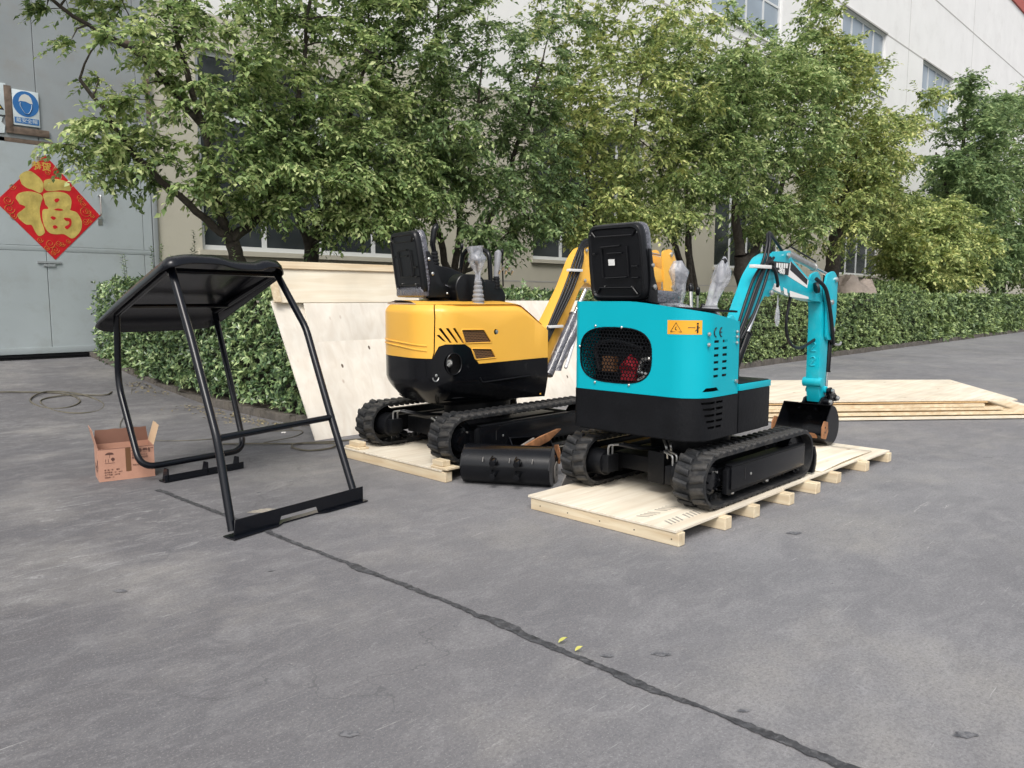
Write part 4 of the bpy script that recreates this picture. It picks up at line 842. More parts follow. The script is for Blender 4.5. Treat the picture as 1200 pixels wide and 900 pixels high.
# stack of sheets on the ground at the right
def quad_sheet(name, label, corners, z0, th, m_, group='plywood sheets stacked on the yard', sag=0.):
    """corners: near-left, near-right, far-right, far-left"""
    (ax, ay), (bx_, by), (cx, cy), (dx, dy) = corners
    t = thing(name, label, 'board', ((ax+cx)/2, (ay+cy)/2, z0), group=group); n = 10; b = MB()
    for zz in (0, th):
        for j in range(5):
            for i in range(n+1):
                u, v = i/n, j/4; x = (ax*(1-u)+bx_*u)*(1-v)+(dx*(1-u)+cx*u)*v; y = (ay*(1-u)+by*u)*(1-v)+(dy*(1-u)+cy*u)*v
                b.v.append((x, y, z0+zz+sag*math.sin(PI*u)*(1-v*.5)))
    N1 = (n+1)*5
    for j in range(4):
        for i in range(n):
            a = j*(n+1)+i; b.f += [(a, a+n+1, a+n+2, a+1), (N1+a, N1+a+1, N1+a+n+2, N1+a+n+1)]
    rim = [i for i in range(n+1)]+[j*(n+1)+n for j in range(1, 5)]+[4*(n+1)+i for i in range(n-1, -1, -1)]+[j*(n+1) for j in range(3, 0, -1)]
    for i in range(len(rim)): a, c = rim[i], rim[(i+1) % len(rim)]; b.f.append((a, c, N1+c, N1+a))
    obj('panel', b, m_, t, smooth=20); return t
def off(c, dx, dy, k=1): return [(x+dx, y+dy) for x, y in c]
base = [(7.05, 4.45), (9.98, 1.95), (11.75, 3.10), (9.2, 5.5)]
quad_sheet('plywood_sheet', 'lowest pale sheet of the stack, reaching out past the others at right', [(7.0, 4.28), (10.2, 1.50), (11.9, 2.75), (8.9, 5.4)], .012, .020, M['plyp'], sag=0)
for k, (u, nm) in enumerate(((.14, 0), (.42, 1), (.72, 2), (.96, 3))):
    x = 7.1+(10.0-7.1)*u; y = 4.42+(1.78-4.42)*u
s_ = thing('timber_batten', 'grey shadowed batten raising the lowest sheet at its right end', 'timber', (9.9, 1.9, 0)); d = Vector((3.2, -2.78)).normalized(); nrm = Vector((-d.y, d.x))
def bar(t, p, q_, wdt, z0, z1, m_, name='batten'):
    p, q_ = Vector(p), Vector(q_); e = (q_-p).normalized(); nn = Vector((-e.y, e.x))*wdt
    return obj(name, MB().prism([tuple(p), tuple(q_), tuple(q_+nn), tuple(p+nn)], z0, z1, 'XY'), m_, t, bevel=.002, seg=1)
bar(s_, (9.45, 2.25), (10.3, 1.55), .05, .0005, .0115, M['rust'])
quad_sheet('plywood_sheet', 'second sheet from the bottom of the stack, thick yellowish edge', [(7.05, 4.30), (10.05, 1.72), (11.7, 2.9), (8.9, 5.4)], .048, .03, M['timberx'])
quad_sheet('plywood_sheet', 'third sheet from the bottom of the stack, with a brownish edge', [(6.98, 4.42), (9.75, 2.02), (11.5, 3.1), (8.8, 5.5)], .092, .022, M['timberx'], sag=.004)
quad_sheet('plywood_sheet', 'fourth sheet of the stack just under the top sheet, short at right', [(7.0, 4.45), (9.62, 2.18), (11.4, 3.2), (8.9, 5.5)], .124, .030, M['timberx'], sag=-.005)
bt = thing('timber_batten', 'thin batten between the stacked sheets near the right end of the stack', 'timber', (9.8, 2.2, .15)); bar(bt, (7.1, 4.38), (9.82, 2.04), .05, .0325, .0475, M['plyedge'])
b2 = thing('timber_batten', 'dark edged batten supporting the top sheet of the stack', 'timber', (9.6, 2.3, .16)); bar(b2, (7.1, 4.42), (9.7, 2.17), .05, .160, .176, M['plyedge'])
b3 = thing('timber_batten', 'middle batten between second and third sheets of the stack', 'timber', (8.6, 3.0, .08)); bar(b3, (7.1, 4.40), (9.7, 2.10), .05, .0785, .0915, M['plyedge'])
b4 = thing('timber_batten', 'batten between third and fourth sheets of the stack', 'timber', (8.4, 3.2, .115)); bar(b4, (7.1, 4.42), (9.5, 2.32), .04, .1165, .1225, M['plyedge'])
quad_sheet('plywood_sheet', 'bright top sheet of the stack with its far right corner tapering away', base, .178, .016, M['ply'], sag=.006)

# ================================================================== BLACK CANOPY FRAME
cp = thing('canopy_frame', 'black glossy tubular roof canopy standing on the yard beside the open cardboard box', 'canopy', (2.35, 4.8, 0))
def sx(side, y): return (1.87+.06*(y-4)) if side == 0 else (2.76+.03*(y-4))
def P3(side, y, z): return (sx(side, y), y, z)
R = .0235
for side in (0, 1):
    front = [P3(side, 3.99 if side == 0 else 4.13, .03), P3(side, 4.15 if side == 0 else 4.40, .52), P3(side, 4.50 if side == 0 else 4.70, 1.10), P3(side, 4.77 if side == 0 else 5.12, 1.50)]
    fr = fillet(front, .06, 4)
    roofbar = [P3(side, 4.80 if side == 0 else 5.10, 1.475), P3(side, 5.93 if side == 0 else 6.19, 1.185)]
    obj('front_post', MB().tube(fr, R, 12), M['canopy'], cp, smooth=50)
    rear = [P3(side, 5.93 if side == 0 else 6.18, 1.18), P3(side, 5.99 if side == 0 else 5.96, .68), P3(side, 5.55 if side == 0 else 5.66, .09)]
    obj('roof_rail', MB().tube(roofbar, R*.9, 10), M['canopy'], cp, smooth=50)
    if side == 0: rear0 = rear
    else: rear1 = rear
# U-shaped rear hoop: down the left, across the bottom, up the right
hoop = fillet([rear0[0], rear0[1], (1.975, 5.60, .115), (2.80, 5.70, .115), rear1[1], rear1[0]], .12, 7)
obj('rear_hoop', MB().tube(hoop, R, 12), M['canopy'], cp, smooth=50)
obj('cross_bar', MB().tube([P3(0, 4.165, .52), P3(1, 4.40, .52)], R*.85, 10), M['canopy'], cp, smooth=50)
obj('roof_cross_rail', MB().tube([P3(0, 4.83, 1.47), P3(1, 5.10, 1.47)], R*.8, 8), M['canopy'], cp)
obj('roof_cross_rail', MB().tube([P3(0, 5.70, 1.245), P3(1, 5.93, 1.245)], R*.7, 8), M['canopy'], cp)
# front foot: angle plate with a notch
fa, fb = Vector((1.83, 3.955, 0)), Vector((2.80, 4.10, 0)); e = (fb-fa).normalized(); nn = Vector((-e.y, e.x, 0)); FM = frame(fa, e, (0, 0, 1)); LN = (fb-fa).length
obj('foot_plate', MB().prism([(.03, .012), (.33, .012), (.345, .05), (.60, .05), (.615, .012), (LN, .012), (LN, .10), (.04, .10)], 0, .006, 'XY', FM), M['canopy'], cp, bevel=.0015, seg=1)
FB = Matrix((e, nn, Vector((0, 0, 1)))).transposed().to_4x4(); FB.translation = fa
obj('foot_plate', MB().prism([(0, -.055), (.30, -.035), (.36, -.004), (.60, -.004), (.66, -.035), (LN+.01, -.04), (LN+.01, .055), (0, .05)], .004, .0115, 'XY', FB), M['canopy'], cp, bevel=.001, seg=1)
# rear foot
ra, rb = Vector((2.10, 5.50, 0)), Vector((2.82, 5.57, 0)); e = (rb-ra).normalized(); nn = Vector((-e.y, e.x, 0)); RB = Matrix((e, nn, Vector((0, 0, 1)))).transposed().to_4x4(); RB.translation = ra; LR = (rb-ra).length*.86
obj('rear_foot', MB().box((0, 0, .004), (LR, .09, .014), RB).box((0, 0, .0145), (LR, .006, .055), RB), M['canopy'], cp, bevel=.0015, seg=1)
for k in (.02, .32, LR-.05):
    obj('bracket', MB().prism([(0, .014), (.08, .014), (.05, .10), (0, .10)], k, k+.012, 'YZ', RB), M['canopy'], cp, bevel=.001, seg=1)
# roof shell: dished plastic/steel roof with rolled lip and raised front bulges
def roofpt(u, v, zoff=0):
    # u across (0 left .. 1 right), v front .. rear
    l = Vector((1.82, 4.60, 1.575))*(1-v)+Vector((1.87, 6.14, 1.165))*v
    r = Vector((2.80, 4.93, 1.575))*(1-v)+Vector((2.93, 6.38, 1.165))*v
    return l*(1-u)+r*u+Vector((0, 0, zoff))
nu, nv = 28, 22; vs = []
def rr_uv(i, j):
    """square grid -> rounded rectangle"""
    a, b_ = 2*i/nu-1, 2*j/nv-1
    k = .13; d = max(0, abs(a)-(1-k*1.6))/(k*1.6), max(0, abs(b_)-(1-k*1.4))/(k*1.4)
    f = 1/max(1, (d[0]**2+d[1]**2)**.5) if d[0] > 0 and d[1] > 0 else 1
    aa = math.copysign((1-k*1.6)+d[0]*k*1.6*f, a) if d[0] > 0 else a; bb = math.copysign((1-k*1.4)+d[1]*k*1.4*f, b_) if d[1] > 0 else b_
    return (aa+1)/2, (bb+1)/2
for j in range(nv+1):
    for i in range(nu+1):
        u, v = rr_uv(i, j); ed = min(min(i, nu-i)/nu, min(j, nv-j)/nv)
        lip = -.085*max(0, 1-ed/.06)**1.1
        bul = .028*math.exp(-((u-.30)/.20)**4)*math.exp(-(v/.5)**2)+.024*math.exp(-((u-.86)/.09)**4)*math.exp(-(v/.5)**2)
        crown = .03*(1-(2*v-1)**2)*(1-(2*u-1)**4)
        p = roofpt(u, v, crown+bul+lip-.03*max(0, v-.75)*4*(1-(2*u-1)**4)); vs.append(tuple(p))
b = MB().add(vs, [(j*(nu+1)+i, j*(nu+1)+i+1, (j+1)*(nu+1)+i+1, (j+1)*(nu+1)+i) for j in range(nv) for i in range(nu)])
o = obj('roof', b, M['canopy'], cp, smooth=60); s_ = o.modifiers.new('solid', 'SOLIDIFY'); s_.thickness = .010; s_.offset = -1
for side in (0, 1): bolt(P3(side, 4.80 if side == 0 else 5.10, 1.452), (0, 0, -1), cp, .012, .012)

# ================================================================== CARDBOARD BOX
cb = thing('cardboard_box', 'open pinkish brown cardboard box with printed marks beside the black canopy', 'box', (1.99, 5.95, 0), rz=math.radians(-12))
bw, bd, bh, th = .365, .25, .235, .004
def cl(name, lo, hi, m_=None, parent=cb): return obj(name, MB().box(lo, hi), m_ or M['card'], parent, world=False)
x0, y0 = -bw/2, -bd/2
body_ = cl('front_side', (x0, y0, .001), (x0+bw, y0+th, bh)); cl('back_side', (x0, y0+bd-th, .001), (x0+bw, y0+bd, bh)); lsd = cl('left_side', (x0, y0+th+.0002, .001), (x0+th, y0+bd-th-.0002, bh)); cl('right_side', (x0+bw-th, y0+th+.0002, .001), (x0+bw, y0+bd-th-.0002, bh)); cl('bottom', (x0+th+.0002, y0+th+.0002, .002), (x0+bw-th-.0002, y0+bd-th-.0002, .006), M['cardi'])
def flap(name, p0, p1, outv, L, m_, rag=0):
    p0, p1, outv = Vector(p0), Vector(p1), Vector(outv).normalized(); e = p1-p0; n = 9; vs = []; rg_ = random.Random(hash(name) % 97 if False else len(name))
    for k in range(n): vs.append(p0+e*k/(n-1))
    for k in range(n): vs.append(p0+e*(.03+.94*k/(n-1))+outv*(L+rag*rg_.uniform(-1, .4)))
    b = MB().add([tuple(v) for v in vs], [(k, k+1, n+k+1, n+k) for k in range(n-1)]); o = obj(name, b, m_, cb, world=False, smooth=0); s = o.modifiers.new('solid', 'SOLIDIFY'); s.thickness = .003; return o
flap('left_flap', (x0, y0, bh), (x0, y0+bd, bh), (-.22, 0, 1), .15, M['card'], .004)
flap('back_flap', (x0, y0+bd, bh), (x0+bw, y0+bd, bh), (0, .12, 1), .105, M['cardi'], .004)
flap('right_flap', (x0+bw, y0, bh), (x0+bw, y0+bd, bh), (.3, 0, 1), .15, M['cardf'], .006)
flap('front_flap', (x0, y0, bh), (x0+bw, y0, bh), (0, .75, -.6), .11, M['cardi'], .003)
obj('tape_strip', MB().box((x0+.175, y0-.0008, .06), (x0+.21, y0-.0002, bh)), M['orange'], cb, world=False)
def bt_(s, size, x, z, bold=.0, al='LEFT'):
    o = text_obj(s, size, frame((x, y0-.0012, z), (1, 0, 0), (0, 0, 1)), M['brownink'], None, 'box_print', bold, .0004, al); o.parent = cb; return o
bt_('大身卷钉', .036, x0+.215, .200, .0012); bt_('长度：50×2.5', .018, x0+.215, .172); bt_('数量：4000枚', .018, x0+.215, .153)
bt_('规  格：SR     卷钉', .0125, x0+.035, .082); bt_('执行标准：Q/    2018', .0125, x0+.035, .064); bt_('生产日期：2021年', .0125, x0+.035, .046); bt_('检验员：01', .0125, x0+.035, .028); bt_('防潮 防锈', .012, x0+.22, .10)
um = MB().prism([(x0+.045+.028*(1+math.cos(a)), .192+.017*math.sin(a)) for a in [PI*k/10 for k in range(11)]], y0-.0012, y0-.0004).box((x0+.072, y0-.0012, .170), (x0+.0745, y0-.0004, .192)); obj('umbrella_mark', um, M['brownink'], cb, world=False, smooth=0)
gm = MB(); [gm.box((x0+.045+k*.017, y0-.0012, .138), (x0+.048+k*.017, y0-.0004, .162)) for k in range(2)]; gm.box((x0+.04, y0-.0012, .130), (x0+.105, y0-.0004, .133)); gm.prism(poly_ellipse(x0+.093, .158, .012, .012, 12), y0-.0012, y0-.0004).box((x0+.0915, y0-.0012, .138), (x0+.0945, y0-.0004, .150)); obj('glass_mark', gm, M['brownink'], cb, world=False, smooth=0)
sm2 = MB()
for (y, z, wd, hh) in ((.03, .09, .012, .06), (.055, .07, .02, .08), (.10, .05, .05, .02), (.12, .08, .04, .015), (.17, .06, .03, .05)): sm2.box((x0-.0012, y0+y, z), (x0-.0004, y0+y+wd, z+hh))
obj('side_print', sm2, M['brownink'], cb, world=False, smooth=0)

# hoses on the ground
def coil(name, label, pts, r=.0085, n=8):
    o = obj(name, MB().tube(smooth_path(pts, n), r, 6), M['cable'], None, smooth=60); tag(o, label, 'hose'); return o
def rz_(y): return .008+max(0, y-9.6)*.1+.004*(y > 9)
pts = [(.8, 11.6), (1.6, 11.55), (2.4, 11.3), (3.0, 10.9), (3.05, 10.2), (2.75, 9.75), (2.45, 9.9), (2.42, 10.6), (2.8, 11.1), (3.2, 10.7), (3.3, 9.9), (3.05, 9.3), (2.7, 9.2), (2.5, 9.7), (2.55, 10.5), (3.0, 10.7), (3.5, 10.45), (3.72, 10.7)]
pts = [(2.72+(x-2.75)*.72, 10.25+(y-10.3)*.72) for x, y in pts]; pts[0] = (.8, 11.6)
coil('garden_hose', 'loosely coiled dirty hose lying on the ramp at the left edge', [(x, y, rz_(y)+.010+.006*math.sin(i*1.7)) for i, (x, y) in enumerate(pts)], .010)
pts = [(3.02, 6.6), (3.25, 6.35), (3.45, 6.2), (3.62, 6.05), (3.72, 5.86), (3.6, 5.74), (3.42, 5.8), (3.38, 6.0), (3.52, 6.12), (3.8, 6.02), (4.1, 5.9), (4.6, 5.75)]
coil('garden_hose', 'thin hose looped on the yard in front of the leaning plywood', [(x, y, .009+.005*(1+math.sin(i*1.9))) for i, (x, y) in enumerate(pts)], .008)
pts = [(3.72, 10.7, .12), (3.3, 9.6, .02), (2.75, 8.3, .01), (2.6, 7.4, .009), (3.0, 6.95, .009), (3.6, 6.9, .012), (3.9, 6.75, .009), (3.7, 6.5, .009), (3.3, 6.35, .02)]
coil('thin_cable', 'thin pale cable trailing over the yard from the ramp to the hedge corner', pts, .004)

# ================================================================== EXCAVATORS
def stadium(x0, x1, z0, z1, n=11, rear_scale=1.0):
    """closed side profile of a track, rear end at x0; counter-clockwise from bottom rear"""
    r = (z1-z0)/2; out = []
    for k in range(n+1): a = -PI/2+PI*k/n; out.append((x1-r+r*math.cos(a), z0+r+r*math.sin(a)))
    for k in range(n+1): a = PI/2+PI*k/n; out.append((x0+r+r*math.cos(a), z0+r+r*math.sin(a)))
    return out
def walk(poly, step):
    P = [Vector(p) for p in poly]; P.append(P[0]); L = sum((b-a).length for a, b in zip(P, P[1:])); n = int(L/step); step = L/n; out = []; d = 0; i = 0; acc = 0
    for k in range(n):
        t = k*step
        while acc+(P[i+1]-P[i]).length < t: acc += (P[i+1]-P[i]).length; i += 1
        e = (P[i+1]-P[i]).normalized(); out.append((P[i]+e*(t-acc), Vector((e.y, -e.x))))
    return out
def make_track(root, x0, x1, z0, z1, y0, y1, outer, pitch=.072):
    """rubber belt with chevron lugs, frame, sprocket and rollers; outer = -1 when the outside faces -Y"""
    yc = (y0+y1)/2; W = y1-y0; r = (z1-z0)/2; T = .018; LUG = .013
    so_ = stadium(x0+LUG, x1-LUG, z0+LUG, z1-LUG); si = stadium(x0+LUG+T, x1-LUG-T, z0+LUG+T, z1-LUG-T)
    n = len(so_); vs = [(a, y0, c) for a, c in so_]+[(a, y1, c) for a, c in so_]+[(a, y0, c) for a, c in si]+[(a, y1, c) for a, c in si]
    fs = []
    for i in range(n):
        j = (i+1) % n; fs += [(i, j, n+j, n+i), (2*n+i, 3*n+i, 3*n+j, 2*n+j), (i, 2*n+i, 2*n+j, j), (n+i, n+j, 3*n+j, 3*n+i)]
    belt = obj('track', MB().add(vs, fs), M['rubber'], root, smooth=50)
    inv = root_inv(root); proto = {}
    for idx, (p, nrm) in enumerate(walk(so_, pitch)):
        tx = Vector((-nrm.y, 0, nrm.x)); nz = Vector((nrm.x, 0, nrm.y))
        for s in (-1, 1):
            if (s) not in proto:
                h = LUG; w2_ = W/2-.002; a = .026
                q = lambda u, v, z: (u, s*v, z)
                lug = [q(-a, .004, -.003), q(a, .004, -.003), q(a+.020, w2_, -.003), q(-a+.020, w2_, -.003), q(-a*.6, .008, h), q(a*.6, .008, h), q(a*.55+.020, w2_-.004, h*.92), q(-a*.55+.020, w2_-.004, h*.92)]
                o = obj('tread_lug', MB().add(lug, [(0,3,2,1),(4,5,6,7),(0,1,5,4),(1,2,6,5),(2,3,7,6),(3,0,4,7)]), M['rubber'], None, bevel=.003, seg=1, smooth=30); proto[s] = o
            else:
                o = proto[s].copy(); COL.objects.link(o)
            o.parent = belt
            off_ = pitch/2 if s > 0 else 0
            mm = Matrix((tx, Vector((0, 1, 0)), nz)).transposed()
            if mm.determinant() < 0: mm = Matrix((-tx, Vector((0, 1, 0)), nz)).transposed()
            mm = mm.to_4x4(); mm.translation = Vector((p.x, yc, p.y))+mm.to_3x3()@Vector((off_, 0, 0)); o.matrix_basis = inv@mm
    # guide teeth seen inside the belt
    gt = MB()
    for p, nrm in walk(si, .055): gt.box((-.012, -.018, 0), (.012, .018, .028), Matrix.Translation((p.x, yc, p.y))@Matrix((Vector((-nrm.y, 0, nrm.x)), Vector((0, 1, 0)), Vector((-nrm.x, 0, -nrm.y)))).transposed().to_4x4())
    obj('guide_teeth', gt, M['rubber'], belt, kind='stuff', smooth=0)
    yo = y0 if outer < 0 else y1; sg_ = outer
    rr_ = r-LUG-T
    cx0, cx1, cz = x0+LUG+T+rr_, x1-LUG-T-rr_, (z0+z1)/2
    sp = obj('sprocket', MB().lathe([(rr_*.35, -.05), (rr_*.62, -.045), (rr_*.66, -.02), (rr_*.96, -.018), (rr_*.96, .018), (rr_*.66, .02), (rr_*.58, .055), (rr_*.3, .065)], Matrix.Translation((cx0, yc, cz))@Matrix.Rotation(PI/2, 4, 'X'), 22), M['black'], root, smooth=35)
    for k in range(6):
        a = k*PI/3; o = obj('bolt', MB().cyl((cx0+rr_*.42*math.cos(a), yo+sg_*-.036, cz+rr_*.42*math.sin(a)), (cx0+rr_*.42*math.cos(a), yo+sg_*-.024, cz+rr_*.42*math.sin(a)), .007, n=8), M['steel'] if k == 1 else M['black'], root); o.parent = sp
    obj('idler', MB().lathe([(rr_*.3, -.05), (rr_*.95, -.04), (rr_*.95, .04), (rr_*.3, .05)], Matrix.Translation((cx1, yc, cz))@Matrix.Rotation(PI/2, 4, 'X'), 22), M['black'], root, smooth=35)
    tf = obj('track_frame', MB().box((cx0+.02, yc-.035, cz-.06), (cx1, yc+.035, cz+.05)).prism([(cx0+.10, z0+.075), (cx1+.02, z0+.085), (cx1+.02, z1-.115), (cx0+.16, z1-.095), (cx0+.10, z1-.12)], min(yo, yo-sg_*.03), max(yo, yo-sg_*.03)), M['blackm'], root, bevel=.004)
    o = obj('cover_plate', MB().box((cx0+.13, min(yo+sg_*.001, yo+sg_*.014), z0+.10), (cx1-.02, max(yo+sg_*.001, yo+sg_*.014), z1-.10)), M['black'], root, bevel=.005); o.parent = tf
    # folded top edge of the plate catches the light
    o = obj('cover_lip', MB().prism([(cx0+.13, z1-.099), (cx1-.02, z1-.099), (cx1-.02, z1-.090), (cx0+.13, z1-.090)], min(yo-sg_*.03, yo+sg_*.015), max(yo-sg_*.03, yo+sg_*.015)), M['blackm'], root, bevel=.002); o.parent = tf
    for k in range(3):
        xr = cx0+.20+(cx1-cx0-.25)*k/2; o = obj('roller', MB().lathe([(.012, -.07), (.030, -.066), (.032, -.03), (.018, -.025), (.018, .025), (.032, .03), (.030, .066), (.012, .07)], Matrix.Translation((xr, yc, z0+.07))@Matrix.Rotation(PI/2, 4, 'X'), 14), M['black'], root); o.parent = tf
        bolt((xr, yo-sg_*.028, z0+.068), (0, sg_, 0), root, .014, .018, M['steel'] if k != 2 else M['black']).parent = tf
    bolt((cx0+.36, yo+sg_*.0135, cz-.005), (0, sg_, 0), root, .009, .006).parent = tf
    o = obj('grease_slot', MB().box((cx0+.285, min(yo+sg_*.0135, yo+sg_*.016), cz-.03), (cx0+.292, max(yo+sg_*.0135, yo+sg_*.016), cz+.04)), M['dark'], root, smooth=0); o.parent = tf
    # drive motor on the inner side
    yi = y1 if outer < 0 else y0
    mo = obj('travel_motor', MB().cyl((cx0, yc, cz), (cx0, yi-sg_*.07, cz), rr_*.62, n=18).box((cx0-.06, min(yi-sg_*.03, yi-sg_*.12), cz-.055), (cx0+.05, max(yi-sg_*.03, yi-sg_*.12), cz+.055)), M['blackm'], root, bevel=.004)
    for k in (-.022, .022):
        hs_ = obj('hose_fitting', MB().tube(fillet([(cx0+k, yi-sg_*.09, cz+.05), (cx0+k, yi-sg_*.09, cz+.115), (cx0+k+.02, yi-sg_*.16, cz+.125)], .02, 4), .007, 8), M['steel'], root); hs_.parent = mo
        hs_ = obj('hose', MB().tube(smooth_path([(cx0+k+.02, yi-sg_*.16, cz+.125), (cx0+.12+k, yi-sg_*.24, cz+.10), (cx0+.35, yi-sg_*.27, cz+.07)], 5), .011, 8), M['hose'], root); hs_.parent = mo
    return belt

def seat_back(root, MT, w=.46, h=.48, plate=None):
    """moulded seat back seen from behind; local: x to the right (seen from behind), y forward, z up"""
    rings = []
    def ring(y, s, sz, lift=0):
        n = 40; out = []
        for k in range(n):
            a = 2*PI*k/n; c, sn = math.cos(a), math.sin(a); px = w/2*s*math.copysign(abs(c)**.22, c); pz = h/2*sz*math.copysign(abs(sn)**.22, sn)
            px *= 1-.10*max(0, pz/(h/2))**3
            out.append(tuple(MT@Vector((px, y, h/2+pz+lift))))
        return out
    shell = obj('seat_back_shell', MB().loft([ring(.006, .86, .86), ring(-.004, .90, .90), ring(.0, .965, .965), ring(.012, 1, 1), ring(.045, 1, 1), ring(.052, .98, .98)]), M['seat'], root, smooth=38)
    cu = obj('seat_cushion_back', MB().loft([ring(.053, .94, .95), ring(.07, .97, .985, .004), ring(.105, .95, .975, .006), ring(.125, .84, .88, .006)]), M['wrapd'], root, smooth=50)
    def rib(x0, z0, x1, z1, r=.0055, yy=-.005): o = obj('rib', MB().tube([tuple(MT@Vector((x0, yy, z0))), tuple(MT@Vector((x1, yy, z1)))], r, 6, flat=1), M['seat'], root); o.parent = shell
    s = w/.46; t = h/.48
    for a in ((-.15, .405, .15, .405), (-.15, .405, -.175, .435), (.15, .405, .175, .435), (-.11, .34, .05, .345), (-.11, .34, -.11, .15), (-.09, .145, .09, .15), (.10, .34, .10, .15), (-.14, .085, .13, .085), (-.14, .085, -.165, .05), (.13, .085, .165, .045), (.13, .215, .18, .215), (-.18, .30, -.155, .30), (.13, .145, .18, .145), (-.06, .30, .06, .30)):
        rib(a[0]*s, a[1]*t, a[2]*s, a[3]*t)
    if plate:
        o = obj('seat_label', MB().box((-.03, -.0065, .0), (.018, -.0045, .038), MT@Matrix.Translation((-.02*s, 0, .225*t))), M['white'], root, smooth=0); o.parent = shell
    for x, z in ((-.19, .42), (.19, .42), (-.19, .06), (.12, .09), (-.10, .095)):
        o = obj('rivet', MB().cyl(tuple(MT@Vector((x*s, -.006, z*t))), tuple(MT@Vector((x*s, .004, z*t))), .0035, n=6), M['steel'], root); o.parent = shell
    return shell

def lever(root, base, top, r=.007, knob=.016, mk='steel', name='lever'):
    o = obj(name, MB().cyl(base, top, r, n=8), M[mk], root); t = Vector(top); a = (t-Vector(base)).normalized()
    k = obj('knob', MB().tube([t-a*.01, t, t+a*.025, t+a*.042, t+a*.05], [knob*.55, knob*.85, knob, knob*.8, knob*.3], 10), M['black'], root, smooth=60); k.parent = o; return o
def bagged_stick(root, base, top, rads, seed, mm='wrap'):
    """joystick in a wrinkled clear bag"""
    rg = random.Random(seed); B, T = Vector(base), Vector(top); n = len(rads)-1; rings = []; ax = (T-B).normalized(); u = ax.cross(Vector((0, 1, 0))).normalized(); v = ax.cross(u); N = 18; ph = [rg.uniform(0, 6) for _ in range(4)]
    sub = 3
    for i in range(n*sub+1):
        t = i/(n*sub); k = min(int(t*n), n-1); f = t*n-k; r = rads[k]*(1-f)+rads[k+1]*f; c = B.lerp(T, t)+u*.012*math.sin(t*5+ph[0]); rings.append([tuple(c+(u*math.cos(2*PI*j/N)+v*math.sin(2*PI*j/N))*r*(1+.16*math.sin(3*2*PI*j/N+ph[1]+t*5)+.10*math.sin(5*2*PI*j/N+ph[2]-t*9)+rg.uniform(-.05, .05))) for j in range(N)])
    stick = obj('joystick', MB().tube([B, B.lerp(T, .45), B.lerp(T, .52), B.lerp(T, .93), B.lerp(T, .97)], [.010, .010, .022, .026, .012], 10), M['black'] if mm == 'wrap' else M['seat'], root, smooth=50)
    bag = obj('plastic_bag', MB().loft(rings), M[mm], root, smooth=70); bag.parent = stick; return stick
def bellows(root, c, r0, r1, h, n=5, m_='boot', lean=(0, 0)):
    pr = []
    for k in range(n): t = k/n; r = r0+(r1-r0)*t; pr += [(r, h*t), (r*1.0, h*(t+.35/n)), (r*.82, h*(t+.6/n)), (r*.84, h*(t+.95/n))]
    b = MB(); rings = []
    for r, z in pr: rings.append([(c[0]+lean[0]*z+r*math.cos(2*PI*k/20), c[1]+lean[1]*z+r*math.sin(2*PI*k/20), c[2]+z) for k in range(20)])
    return obj('bellows_boot', b.loft(rings), M[m_], root, smooth=30)
def cylinder(root, p0, p1, split, rb, rr_, barrel='black', name='hydraulic_cylinder', rodm='chrome', th=0):
    a, b = Vector(p0), Vector(p1); mid = a.lerp(b, split); e = (b-a).normalized()
    o = obj(name, MB().tube([a, a+e*.01, mid-e*.012, mid-e*.011, mid], [rb*.8, rb, rb, rb*1.15, rb*1.15], 14), M[barrel], root, smooth=40)
    k = obj('piston_rod', MB().cyl(tuple(mid+e*.0005), tuple(b), rr_, n=12), M[rodm], root); k.parent = o; return o
def ellipse_plate(cx, cz, rx, rz, p, hexr, hole):
    """perforated plate in (a,b): one ring of faces for every round hole"""
    vs, fs, cells = [], [], []
    dx = hexr*math.sqrt(3); dz = hexr*1.5; j = 0; z = cz-rz
    while z <= cz+rz:
        x = cx-rx+(dx/2 if j % 2 else 0)
        while x <= cx+rx:
            if (abs(x-cx)/(rx+hexr*.2))**p+(abs(z-cz)/(rz+hexr*.2))**p <= 1: cells.append((x, z))
            x += dx
        z += dz; j += 1
    for (x, z) in cells:
        k = len(vs)
        for i in range(12):
            a = 2*PI*i/12+PI/6; rad = hexr/ math.cos(((2*PI*i/12) % (PI/3))-PI/6)*math.cos(PI/6) if True else hexr
            vs.append((x+rad*math.cos(a-PI/6+PI/6), z+rad*math.sin(a)))
        for i in range(12): a = 2*PI*i/12+PI/6; vs.append((x+hole*math.cos(a), z+hole*math.sin(a)))
        for i in range(12): j2 = (i+1) % 12; fs.append((k+i, k+j2, k+12+j2, k+12+i))
    return vs, fs

# ---------------------------------------------------------------- teal digger
tx = thing('mini_excavator', 'small teal and black tracked digger on the nearer wooden pallet, seat and levers in plastic', 'excavator', (4.45, 2.72, PZ))
make_track(tx, 3.745, 5.21, PZ+.001, .425, 2.19, 2.39, -1)
make_track(tx, 3.745, 5.21, PZ+.001, .425, 3.05, 3.24, 1)
obj('undercarriage', MB().box((4.05, 2.42, .20), (4.95, 3.04, .30)).cyl((4.47, 2.72, .30), (4.47, 2.72, .44), .26, n=28).box((3.98, 2.60, .16), (4.05, 2.72, .36)), M['blackm'], tx, bevel=.006)
obj('slew_ring', MB().cyl((4.47, 2.72, .441), (4.47, 2.72, .492), .30, n=36), M['black'], tx, smooth=40)
for k in range(2): obj('hose_fitting', MB().tube(fillet([(4.02+.05*k, 2.60, .32), (4.00+.05*k, 2.60, .40), (4.06+.05*k, 2.66, .43)], .02), .008, 8), M['steel'], tx)
